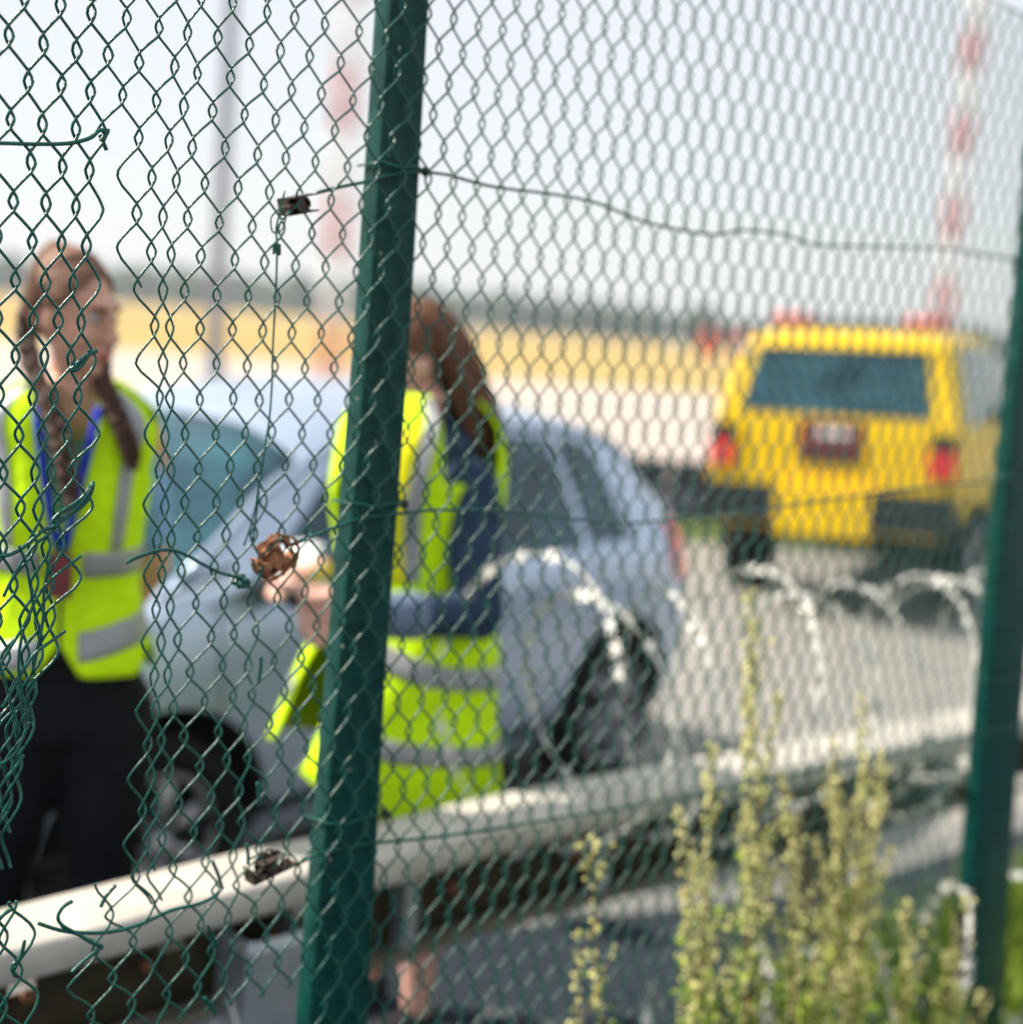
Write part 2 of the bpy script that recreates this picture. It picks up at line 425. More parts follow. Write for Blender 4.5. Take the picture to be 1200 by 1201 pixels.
def zig(i, j0, j1, low=False, seed=0, sides=6):
    """zigzag wire between crossing columns i and i+1, half rows j0..j1"""
    pts = []; rg = random.Random(i*31+seed)
    B = []
    for j in range(j0, j1+1):
        even_left = ((i+j) % 2 == 0)        # crossing exists on column c when (c+j) is even
        c = i if even_left else i+1
        s, z = colpos(c, j, low)
        d_ = DEL*rg.uniform(.85, 1.2)
        free = (i == 6 or i == 5) and not low and 300 > 0
        B.append((s-d_ if even_left else s+d_, z, even_left))
    for k in range(len(B)-1):
        s0, z0, L0 = B[k]; s1, z1, L1 = B[k+1]
        # going down: from right bend to left bend is the front '/' strand
        front = 1 if (not L0) else -1
        sag = rg.uniform(-.0006, .0006)
        for t in (0, .05, .14, .32, .55, .78, .9, .96):
            # rounded corners: s eases at the ends, z linear
            e = t-.062*math.sin(2*math.pi*t)
            s = lerp(s0, s1, e); z = lerp(z0, z1, t+.012*math.sin(2*math.pi*t))
            if t == 0: s += (s1-s0)*.035
            n_ = front*AMP*math.sin(math.pi*t)**.6 if 0 < t < 1 else 0
            if t == 0: pts.append(FW(s, z, 0))
            else: pts.append(FW(s+sag, z, n_))
    s, z, _ = B[-1]; pts.append(FW(s, z, 0))
    mb = MB(); mb.tube(pts, WR*(1.1 if i < 6 else .95), sides, ref=tuple(fn))
    mb.build('mesh_wire', M['wire'], fence)
def jfor(px, py):
    return int(round((ZE+HZ-FP(px, py)[1])/(HZ/2)))
JTOP = -1; JBOT = jfor(20, 1260)
for i in range(-4+1, 24):
    x = UP[i][0]
    if i < 6: 
        zig(i, JTOP, jfor(20, 985)+(i % 2)); zig(i, jfor(20, 1062), JBOT, True, 3)
    elif i == 6: zig(i, JTOP, jfor(125, 175))
    elif i == 7: zig(i, JTOP, jfor(160, 350))
    elif i < 12:
        zig(i, JTOP, jfor(160, 1010)+(1 if i % 2 else 0)); zig(i, jfor(110, 1052)+(1 if i == 8 else 0), JBOT, True, 3)
    else: zig(i, JTOP, JBOT)
NC = 100
ZTOP = CAMZ+.63
for i in range(24, NC):
    # only up to the top tension wire
    jt = int((ZE+HZ-ZTOP)/(HZ/2)); jb = int((ZE+HZ-(CAMZ-1.45))/(HZ/2))
    zig(i, max(jt, -14), jb, sides=5)
# tension wires and cut ends
def wire(name, pts, r=.0024, mt='wire', sides=6, parent=None):
    # smooth by catmull rom
    q = []
    n = len(pts)
    for i in range(n-1):
        p0 = pts[max(0, i-1)]; p1 = pts[i]; p2 = pts[i+1]; p3 = pts[min(n-1, i+2)]
        for k in range(6):
            t = k/6
            q.append(.5*((2*p1)+(p2-p0)*t+(2*p0-5*p1+4*p2-p3)*t*t+(3*p1-p0-3*p2+p3)*t**3))
    q.append(pts[-1])
    mb = MB(); mb.tube(q, r, sides); return mb.build(name, M[mt], parent or fence)
def wpx(name, L, off=.0, **k): return wire(name, [FQ(a, b, off) for a, b in L], **k)
wpx('tension_wire', [(-60,170),(0,168),(40,169),(80,168),(105,162),(116,153),(125,153)], .006)
wpx('tension_wire', [(372,226),(400,219),(430,213),(455,206),(492,202),(525,205),(550,212),(585,220),(650,228),(700,238),(750,258),(800,270),(840,275),(870,270),(920,275),(960,287),(1060,290),(1110,292),(1160,300),(1230,310)], -.006)
wpx('tension_wire', [(-40,650),(5,652),(30,640),(50,622),(66,616),(95,590),(110,568)], .008)
wpx('tension_wire', [(148,660),(165,652),(190,645),(212,648),(240,663),(262,673),(285,678)], .004)
wpx('tension_wire', [(342,640),(370,628),(395,618),(430,607),(490,600),(520,598),(600,600),(700,612),(760,612),(860,602),(960,588),(1060,575),(1200,560)], -.006)
wpx('tension_wire', [(45,1083),(70,1091),(95,1094),(130,1093),(165,1084),(200,1068),(230,1061),(250,1052),(262,1040)], .005)
wpx('tension_wire', [(352,1012),(380,1000),(430,990),(500,983),(560,975),(650,960),(760,942),(900,915),(1200,850)], -.006)
s1, z1 = FP(1107, 0); s2, z2 = FP(1200, 22)
wire('tension_wire', [FW(s, ZTOP+.01*math.sin(s*5), -.005) for s in np.linspace(-.6, 2.6, 14)], .002)
wpx('loose_wire', [(85,1057),(74,1064),(68,1076),(74,1086),(92,1096),(108,1106),(120,1110),(112,1116),(95,1130),(84,1141)], .006)
wpx('loose_wire', [(-8,1090),(2,1075),(14,1066)], .004)
wpx('loose_wire', [(29,1103),(24,1122),(14,1134),(18,1145)], .004)
wpx('loose_wire', [(136,1038),(124,1052),(118,1064)], .006)
wpx('loose_wire', [(114,411),(100,418),(88,429),(84,434),(92,432),(104,416),(104,410)], .006)
wpx('loose_wire', [(110,565),(95,585),(70,602),(62,612),(78,606),(100,590),(109,572)], .006)
wpx('loose_wire', [(120,155),(127,153),(124,158),(118,165)], .006)
wpx('loose_wire', [(117,158),(121,167),(125,176)], -.002)
for k, L in enumerate(([(66,620),(40,640),(18,672),(4,700)], [(95,652),(62,678),(44,700),(30,730),(12,760),(0,780)], [(77,740),(52,758),(38,770),(20,800),(2,830)],
    [(41,800),(28,822),(8,840),(-10,860)], [(35,846),(20,880),(8,892),(-8,900)], [(28,885),(18,900),(6,915)], [(13,936),(4,952),(-6,970)],
    [(50,750),(40,715),(36,690),(30,660),(22,640)], [(34,846),(24,806),(22,770),(28,736)], [(60,650),(52,690),(50,730),(38,790)], [(24,860),(14,830),(6,800),(-4,770)])):
    wpx('loose_wire', L, .008+.003*(k % 3), r=.0019)
# hanging tie wire from the tensioner
wpx('tie_wire', [(334,224),(328,250),(324,268),(325,290),(324,330),(322,370),(320,410),(319,450),(316,490),(310,530),(304,570),(296,610),(286,640)], .008, r=.0013)
wpx('tie_wire', [(326,246),(318,256),(320,272),(330,270),(335,256),(330,246)], .006, r=.0011)
for k in range(5): wpx('tie_wire', [(320,288+k*2.4),(325,286+k*2.4),(329,288+k*2.4),(325,290+k*2.4)], .010, r=.0012)
wpx('tie_wire', [(305,560),(301,600),(296,640)], .009, r=.0014)
for (a, b), (c, d) in (((306,770),(303,800)), ((302,918),(304,945)), ((289,990),(291,1014)), ((249,1010),(260,1040)), ((243,1085),(255,1112)), ((240,1170),(254,1190))):
    wpx('loose_wire', [(a,b),((a+c)/2+1,(b+d)/2),(c,d)], .006)

# tensioners
def tensioner(px, py, ang, L, Hh, mt, messy=False):
    c = FQ(px, py, -.008); mb = MB(); rg = random.Random(int(px))
    ca, sa = math.cos(ang), math.sin(ang)
    ax = fd*ca + Vector((0, 0, 1))*sa; up = -fd*sa + Vector((0, 0, 1))*ca
    M3 = Matrix((ax, fn, up)).transposed()
    for s in (-1, 1): mb.box(c+up*s*Hh*.45, (L*(.55 if messy and s > 0 else 1), .022, .0018), M3)
    if not messy: mb.box(c-fn*.012, (L, .0018, Hh*.9), M3)
    mb.box(c-ax*(L/2-.001), (.002, .024, Hh*.9), M3)
    mb.tube([c-ax*.004-fn*.014, c-ax*.004+fn*.012], Hh*.36, 10)
    mb.tube([c-ax*L*.42-fn*.012, c-ax*L*.42+fn*.014], Hh*.2, 8)
    for k in range(9 if not messy else 13):
        a = k*.9; r = Hh*(.38+.03*(k % 3)) if not messy else Hh*rg.uniform(.2, .85)
        off = rg.uniform(-.012, .012)
        cc = c + ax*(rg.uniform(-.3, .3)*L if messy else 0)
        mb.tube([cc+fn*off+(ax*math.cos(t)+up*math.sin(t))*r for t in np.linspace(a, a+5.5, 12)], .0017, 5)
    return mb.build('wire_tensioner', M[mt], fence, smooth=False)
tensioner(350, 240, R(14), .044, .022, 'blackmetal')
t2 = tensioner(322, 652, R(35), .052, .032, 'rust', True); t2['label'] = 'rusty wire tensioner tangled in wire'
t3 = tensioner(318, 1015, R(12), .070, .022, 'blackmetal', True)
tensioner(283, 682, R(10), .012, .010, 'wire', True)

# posts (rounded box tubes behind the mesh)
def post(L, R_, off, label=None, z0=0.0, ztop=2.62, name='fence_post'):
    # L, R_: pixel (x_left,x_right) at two y levels -> axis and widths on the plane
    rows = []
    for (y, xl, xr) in L:
        a = FP(xl, y, off); b = FP(xr, y, off)
        rows.append(((a[0]+b[0])/2, (a[1]+b[1])/2, b[0]-a[0]))
    rows.sort(key=lambda q: q[1])
    zs = [q[1] for q in rows]; ss = [q[0] for q in rows]; ws = [q[2] for q in rows]
    g = (ss[-1]-ss[0])/(zs[-1]-zs[0])
    zs = [z0]+zs+[ztop]; ss = [ss[0]+g*(z0-zs[1])]+ss; ss.append(ss[-1]+g*(ztop-zs[-2])); ws = [ws[0]]+ws+[ws[-1]]
    mb = MB(); V = []; F = []; n = 0
    prof = []
    for cx, cy, a0 in ((.5, .5, 0), (-.5, .5, 90), (-.5, -.5, 180), (.5, -.5, 270)):
        for k in range(4): prof.append((cx, cy, R(a0+k*30)))
    N = len(prof); levels = np.linspace(z0, ztop, 40)
    for z in levels:
        s = np.interp(z, zs, ss); w_ = np.interp(z, zs, ws)*.93; dpt = .04; rc = .007
        for cx, cy, a in prof:
            x = cx*(w_-2*rc)+rc*math.cos(a); y = cy*(dpt-2*rc)+rc*math.sin(a)
            V.append(FW(s+x, z, off-dpt/2+y))
    for i in range(len(levels)-1):
        for k in range(N):
            k2 = (k+1) % N; F.append((i*N+k, i*N+k2, (i+1)*N+k2, (i+1)*N+k))
    F.append(tuple((len(levels)-1)*N+k for k in range(N)))
    mb.add(V, F); o = mb.build(name, M['post'], fence)
    if label: o['label'] = label
    # tie loops
    for zz in (CAMZ+.165, CAMZ-.28, CAMZ-.72):
        s = np.interp(zz, zs, ss); w_ = np.interp(zz, zs, ws)
        mb = MB(); mb.tube([FW(s+a*w_*.52, zz+b*.004, off+c) for a, b, c in ((-1, 0, -.045), (-1, 1, .008), (-.4, 0, .012), (.4, 1, .012), (1, 0, .01), (1.02, 1, -.02), (1, 0, -.045))], .0018, 5)
        mb.build('tie_wire', M['wire'], fence)
        mb = MB(); mb.ell(FW(s+w_*.5, zz, off+.006), (.006, .006, .007)); mb.build('bolt', M['blackmetal'], fence)
post([(0, 458, 507), (400, 431, 485), (800, 396, 456), (1190, 362, 436)], None, -.012, 'near green steel post, slightly leaning')
post([(300, 1209, 1252), (640, 1174, 1217), (1000, 1143, 1189), (1190, 1130, 1178)], None, -.012, 'far green steel post at the right')
M['chip'] = mat('bare_primer_chip', (.42, .40, .30), .7, scale=200, var=.3)
rgc = random.Random(12)
for (a, b) in ((456, 178), (458, 183), (447, 300), (440, 520), (421, 470), (432, 640), (412, 905), (388, 1010), (470, 60), (462, 420), (404, 760), (396, 1130)):
    mb = MB(); c = FQ(a+rgc.uniform(-2, 2), b, -.0115)
    mb.tube([c, c+Vector((0, 0, rgc.uniform(.002, .007)))+fd*rgc.uniform(-.002, .002)], [.0016, .0009], 5); mb.build('paint_chip', M['chip'], fence)
#PART3
# ------------------------------------------------------------------ guard rail
def guard_rail():
    o = empty('guard_rail', rail_pt(.5, 0, VZ), 'galvanised steel guard rail with a bright top edge running in front of both women', 'guard rail')
    S0, S1 = -3.0, RL+3.2; step = .046
    ns = int((S1-S0)/step)
    # cross profile (n away from camera, z): front lip bottom -> lip -> rounded corner -> top flange -> back web -> bottom flange -> lip
    top = RZ
    prof = [(.004, top-.058), (0, top-.052), (0, top-.008), (.003, top-.002), (.012, top)]
    flat = [(.012, top), (.030, top+.003), (.128, top+.010), (.142, top+.005), (.147, top-.012)]
    web = [(.147, top-.012), (.114, top-.040), (.114, top-.112), (.114, top-.136), (.114, top-.19), (.114, top-.245)]
    bot = [(.114, top-.245), (.108, top-.256), (.072, top-.262), (.060, top-.256), (.058, top-.236)]
    def sag(s): return .006*math.sin(s*1.7)-.010*math.exp(-((s-.75)/.16)**2)+.026*math.exp(-((s-1.0)/1.1)**2)
    def strip(name, pf, mt, skip=None, th=.003):
        mb = MB()
        for k in range(ns+1):
            pass
        V = []; F = []; n = len(pf)
        ss = [S0+step*k for k in range(ns+1)]
        for s in ss:
            for (a, z) in pf: V.append(rail_pt(s, a, z+sag(s)))
        for k in range(ns):
            for i in range(n-1):
                if skip and skip(k, i): continue
                F.append((k*n+i, k*n+i+1, (k+1)*n+i+1, (k+1)*n+i))
        mb.add(V, F); ob = mb.build(name, mt, o)
        bake(ob, [('SOLIDIFY', dict(thickness=th, offset=0))])
        return ob
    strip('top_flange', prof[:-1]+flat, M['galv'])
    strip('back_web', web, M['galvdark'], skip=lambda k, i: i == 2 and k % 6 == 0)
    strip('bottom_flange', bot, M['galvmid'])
    # splice plate, spacers and posts
    def near(px, py, n_):      # parameter s for a pixel on the rail front plane
        d = ray(px, py); q = Vector((RA.x, RA.y, 0)); w_ = CAM+d*((q-CAM).dot(rn)/d.dot(rn)); return (w_-q).dot(rd)
    for k, px in enumerate((-40, 512, 738, 905, 1040, 1135)):
        s = near(px, 1040-k*30, 0); mb = MB(); M3 = Matrix((rd, rn, Vector((0, 0, 1)))).transposed()
        mb.box(rail_pt(s, .088, top-.128), (.035, .040, .235), M3); mb.build('spacer', M['galvblue'], o, False)
    for k, (px, wd) in enumerate(((325, .13), (1040, .10))):
        s = near(px, 1080-k*70, 0); mb = MB()
        pf = [(-wd/2, .20), (-wd/2, .0), (-wd/2+.012, -.012), (wd/2-.012, -.012), (wd/2, .0), (wd/2, .20)]
        nn = .05 if k == 0 else .21; V = []; F = []
        tz = top-.075 if k == 0 else top-.09
        for z in (0, tz-.02, tz):
            for a, b in pf: V.append(rail_pt(s+a*(1 if z < tz else .9), nn-.06+b*.5+(0 if z < tz else .006), z))
        for j in range(2):
            for i in range(5): F.append((j*6+i, j*6+i+1, (j+1)*6+i+1, (j+1)*6+i))
        mb.add(V, F); ob = mb.build('rail_post', M['galvblue' if k == 0 else 'galvdark'], o, False); bake(ob, [('SOLIDIFY', dict(thickness=.004, offset=0))])
    for px in (65, 205, 350, 560, 700):
        s = near(px, 1150, 0); mb = MB(); mb.ell(rail_pt(s, .100, top-.125), (.012, .012, .012)); mb.build('bolt', M['rust'], o)
guard_rail()

# ------------------------------------------------------------------ cars
class CarSurf:
    """half sections (y,z) x6-7 along x, cubic in both directions"""
    def __init__(s, xs, secs, rake=lambda x, z: 0): s.xs = xs; s.S = np.array(secs, float); s.rake = rake
    def cub(s, arr, t):
        n = len(arr); i = int(min(max(math.floor(t), 0), n-2)); f = t-i
        p1, p2 = arr[i], arr[i+1]
        m1 = (arr[i+1]-arr[i-1])/2 if i > 0 else (p2-p1)
        m2 = (arr[i+2]-arr[i])/2 if i < n-2 else (p2-p1)
        m1 = m1*.7; m2 = m2*.7
        return (2*f**3-3*f**2+1)*p1+(f**3-2*f**2+f)*m1+(-2*f**3+3*f**2)*p2+(f**3-f**2)*m2
    def pt(s, x, v, side=1, out=0):
        t = float(np.interp(x, s.xs, range(len(s.xs))))
        sec = s.cub(s.S, t)
        y, z = s.cub(sec, v)
        p = Vector((x+s.rake(x, z), side*y, z))
        return p
    def nrm(s, x, v, side=1):
        e = .02
        a = s.pt(min(x+e, s.xs[-1]), v, side)-s.pt(max(x-e, s.xs[0]), v, side); b = s.pt(x, min(v+e, len(s.S[0])-1), side)-s.pt(x, max(0, v-e), side)
        n = a.cross(b)*(-side); 
        if n.length < 1e-9: return Vector((0, side, 0))
        n.normalize(); return n
    def body(s, nx=70, nv=40):
        mb = MB(); L = s.xs[-1]; nvm = len(s.S[0])-1
        xs = [lerp(s.xs[0], L, i/nx) for i in range(nx+1)]
        V = []; W = 2*nv+1
        for x in xs:
            for k in range(W):
                q = k/nv
                if q <= 1: V.append(s.pt(x, q*nvm, 1))
                else: V.append(s.pt(x, (2-q)*nvm, -1))
        F = []
        for i in range(nx):
            for k in range(W):
                k2 = (k+1) % W
                F.append((i*W+k, i*W+k2, (i+1)*W+k2, (i+1)*W+k))
        for base, rev in ((0, 1), (nx*W, 0)):     # flat ends: bridge left and right halves
            for k in range(nv):
                a, b = base+k, base+k+1; c, d = base+W-1-k-1, base+W-1-k
                f = (a, b, c, d) if b != c else (a, b, d)
                F.append(f[::-1] if rev else f)
        mb.add(V, F); return mb
    def patch(s, xa, xb, v0, v1, out=.006, sides=(1,), nu=14, nv=8):
        """xa(v), xb(v): x limits at bottom / top"""
        mb = MB()
        for sd_ in sides:
            def fn_(u, v, sd_=sd_):
                vv = lerp(v0, v1, v); x = lerp(lerp(xa[0], xa[1], v), lerp(xb[0], xb[1], v), u)
                return s.pt(x, vv, sd_)+s.nrm(x, vv, sd_)*out
            mb.grid(fn_, nu, nv)
        return mb
def to_world(o, Mw):
    o.data.transform(Mw)
def wheel(Mw, c, r, w_, root, side, spokes=7):
    q = empty_part = None
    mb = MB(); V = []; F = []; prof = [(r*.66, -w_/2), (r*.92, -w_/2), (r*.985, -w_*.38), (r, -w_*.2), (r, w_*.2), (r*.985, w_*.38), (r*.92, w_/2), (r*.66, w_/2)]
    n = 36; m_ = len(prof)
    for i in range(n):
        a = 2*math.pi*i/n
        for (rr, y) in prof: V.append(Vector(c)+Vector((rr*math.cos(a), y, rr*math.sin(a))))
    for i in range(n):
        for k in range(m_):
            F.append((i*m_+k, i*m_+(k+1) % m_, ((i+1) % n)*m_+(k+1) % m_, ((i+1) % n)*m_+k))
    mb.add([Mw @ v for v in V], F); ty = mb.build('wheel', M['tyre'], root)
    mb = MB(); yo = side*w_*.42
    ring = [Vector(c)+Vector((r*.64*math.cos(a), yo, r*.64*math.sin(a))) for a in np.linspace(0, 2*math.pi, 33)]
    mb.tube([Mw @ v for v in ring], r*.05, 8)
    for k in range(spokes):
        for da in (-.09, .09):
            a = 2*math.pi*k/spokes
            p0 = Vector(c)+Vector((r*.12*math.cos(a), yo, r*.12*math.sin(a))); p1 = Vector(c)+Vector((r*.62*math.cos(a+da), yo-side*.01, r*.62*math.sin(a+da)))
            mb.tube([Mw @ p0, Mw @ p1], [r*.06, r*.05], 6)
    mb.ell(Mw @ (Vector(c)+Vector((0, yo, 0))), (r*.16, r*.16, r*.16))
    mb.build('rim', M['rim'], ty)
    mb = MB(); mb.tube([Mw @ (Vector(c)+Vector((0, yo-side*.06, 0))), Mw @ (Vector(c)+Vector((0, yo-side*.05, 0)))], r*.64, 24); mb.build('brake_disc', M['black'], ty)
def arches(ob, Mw, centres, r, W):
    """cut wheel arches with cylinders (dark inside)"""
    mb = MB()
    for (x, z) in centres:
        for sd_ in (1, -1):
            mb.tube([Vector((x, sd_*W*.26, z)), Vector((x, sd_*W*.9, z))], r, 40)
    cu = mb.build('cutter', [M['black']], None, False)
    ob.data.materials.append(M['black'])
    bm = bmesh.new(); bm.from_mesh(cu.data); bmesh.ops.recalc_face_normals(bm, faces=bm.faces); bm.to_mesh(cu.data); bm.free()
    bm = bmesh.new(); bm.from_mesh(ob.data); bmesh.ops.recalc_face_normals(bm, faces=bm.faces); bm.to_mesh(ob.data); bm.free()
    bake(ob, [('BOOLEAN', dict(object=cu, operation='DIFFERENCE', solver='EXACT', material_mode='TRANSFER'))])
    bpy.data.objects.remove(cu)
    for p in ob.data.polygons: p.use_smooth = True
    try: ob.data.set_sharp_from_angle(angle=R(38))
    except Exception: pass

def silver_car():
    xs = [.15, .25, .66, 1.12, 1.62, 2.10, 2.32, 2.92, 3.25, 3.55, 3.70]
    S = [
     [(.60,.30),(.72,.42),(.76,.62),(.72,.84),(.64,.96),(.32,1.01),(0,1.02)],
     [(.70,.24),(.79,.38),(.81,.64),(.76,.92),(.66,1.10),(.32,1.16),(0,1.17)],
     [(.72,.22),(.82,.37),(.835,.66),(.80,.96),(.62,1.36),(.33,1.43),(0,1.45)],
     [(.72,.22),(.82,.37),(.84,.66),(.82,.96),(.61,1.42),(.33,1.50),(0,1.52)],
     [(.72,.20),(.82,.36),(.84,.66),(.82,.96),(.61,1.44),(.33,1.53),(0,1.55)],
     [(.72,.20),(.82,.36),(.84,.66),(.82,.96),(.59,1.39),(.33,1.49),(0,1.51)],
     [(.72,.20),(.82,.36),(.84,.66),(.82,.96),(.60,1.30),(.34,1.40),(0,1.42)],
     [(.72,.20),(.82,.36),(.84,.66),(.80,.95),(.69,1.00),(.36,1.05),(0,1.07)],
     [(.72,.22),(.81,.37),(.82,.64),(.75,.86),(.62,.92),(.34,.97),(0,.99)],
     [(.66,.24),(.74,.38),(.76,.58),(.66,.74),(.54,.81),(.30,.86),(0,.88)],
     [(.50,.28),(.58,.38),(.62,.52),(.54,.66),(.44,.71),(.26,.74),(0,.75)]]
    cs = CarSurf(xs, S)
    wf = P(180, 1000, 1); 
    A = Vector((-.90, 3.98, 0)); B = Vector((.43, 5.72, 0))           # contact line of the visible wheels
    h = (A-B); h.z = 0; h.normalize(); lft = Vector((-h.y, h.x, 0))
    xf, xr, r = 2.98, .74, .315
    mid = (A+B)/2
    org = mid - h*((xf+xr)/2) - lft*.80
    Mw = Matrix((h, lft, Vector((0, 0, 1)))).transposed().to_4x4(); Mw.translation = org
    root = empty('parked_car', Mw @ Vector((1.85, 0, 0)), 'pale silver-blue hatchback parked behind the guard rail, its white mirror beside the pointing hand', 'car')
    mb = cs.body(); ob = mb.build('body', M['silver'], root); arches(ob, Mw, [(xf, r+.01), (xr, r+.01)], .385, 1.0)
    to_world(ob, Mw)
    def part(mb, name, mt, parent=root):
        mb.V = [tuple(Mw @ Vector(v)) for v in mb.V]; return mb.build(name, mt, parent)
    for sd_ in (1, -1):
        part(cs.patch((.66, .84), (.96, 1.04), 3.12, 3.86, sides=(sd_,)), 'window', M['glass'])
        part(cs.patch((1.03, 1.10), (1.62, 1.60), 3.10, 3.88, sides=(sd_,)), 'window', M['glass'])
        part(cs.patch((1.70, 1.67), (2.86, 2.16), 3.10, 3.86, sides=(sd_,)), 'window', M['glass'])
        part(cs.patch((.17, .20), (.33, .36), 2.55, 3.5, .008, sides=(sd_,), nu=6), 'tail_light', M['redlens'])
        part(cs.patch((3.34, 3.28), (3.62, 3.58), 2.6, 3.7, .008, sides=(sd_,), nu=8), 'headlight', M['clear'])
        part(cs.patch((.45, .45), (3.4, 3.4), .75, 1.0, .006, sides=(sd_,), nu=30, nv=3), 'sill_trim', M['black'])
        for x in (1.18, 1.92):
            p0 = cs.pt(x, 2.72, sd_)+Vector((0, sd_*.02, 0)); mb = MB(); mb.tube([p0, p0+Vector((.09, sd_*.014, 0)), p0+Vector((.18, 0, 0))], .012, 8); part(mb, 'door_handle', M['silver'])
        for x in (.96, 1.66, 2.80):
            mb = MB(); mb.tube([cs.pt(x, v, sd_)+cs.nrm(x, v, sd_)*.001 for v in np.linspace(.9, 3.05, 16)], .003, 4); part(mb, 'door_seam', M['black'])
        mb = MB(); mb.ell((2.60, sd_*.95, 1.08), (.065, .12, .085)); o1 = part(mb, 'mirror', M['white'])
        mb = MB(); mb.tube([(2.62, sd_*.80, .99), (2.61, sd_*.92, 1.03)], .03, 8); mb.ell((2.60, sd_*.93, 1.01), (.06, .10, .05)); part(mb, 'mirror_arm', M['black'], o1)
        mb = MB(); mb.tube([cs.pt(x, 4.0, sd_)+Vector((0, 0, .012)) for x in np.linspace(.5, 2.85, 24)], .014, 6); part(mb, 'roof_trim', M['silver'])
    def both(xa, xb, v0, v1, nu=14, nv=10, out=.006):
        mb = cs.patch(xa, xb, v0, v1, out, (1,), nu, nv); m2 = cs.patch(xa, xb, v0, v1, out, (-1,), nu, nv); mb.add(m2.V, m2.F); return mb
    ws = both((2.30, 2.30), (2.88, 2.90), 4.14, 6.0); part(ws, 'windscreen', M['glass'])
    part(both((.28, .28), (.60, .62), 4.2, 6.0), 'rear_window', M['glass'])
    part(both((3.56, 3.56), (3.69, 3.69), 3.9, 5.9, out=.004), 'bonnet_edge', M['silver'])
    mb = MB(); mb.box((3.71, 0, .50), (.03, .95, .16)); part(mb, 'grille', M['black'])
    mb = MB(); mb.box((3.73, 0, .36), (.01, .50, .11)); part(mb, 'number_plate', M['white'])
    for t in (0, 1):
        mb = MB(); mb.tube([cs.pt(2.96, 5.8-t*2.2, 1)+Vector((0, 0, .02)), cs.pt(2.70, 5.2-t*1.7, 1)+Vector((0, 0, .03))], .008, 5); part(mb, 'wiper', M['black'])
    for (x, sd_) in ((xf, 1), (xr, 1), (xf, -1), (xr, -1)):
        wheel(Mw, (x, sd_*.72, r), r, .19, root, sd_)
silver_car()

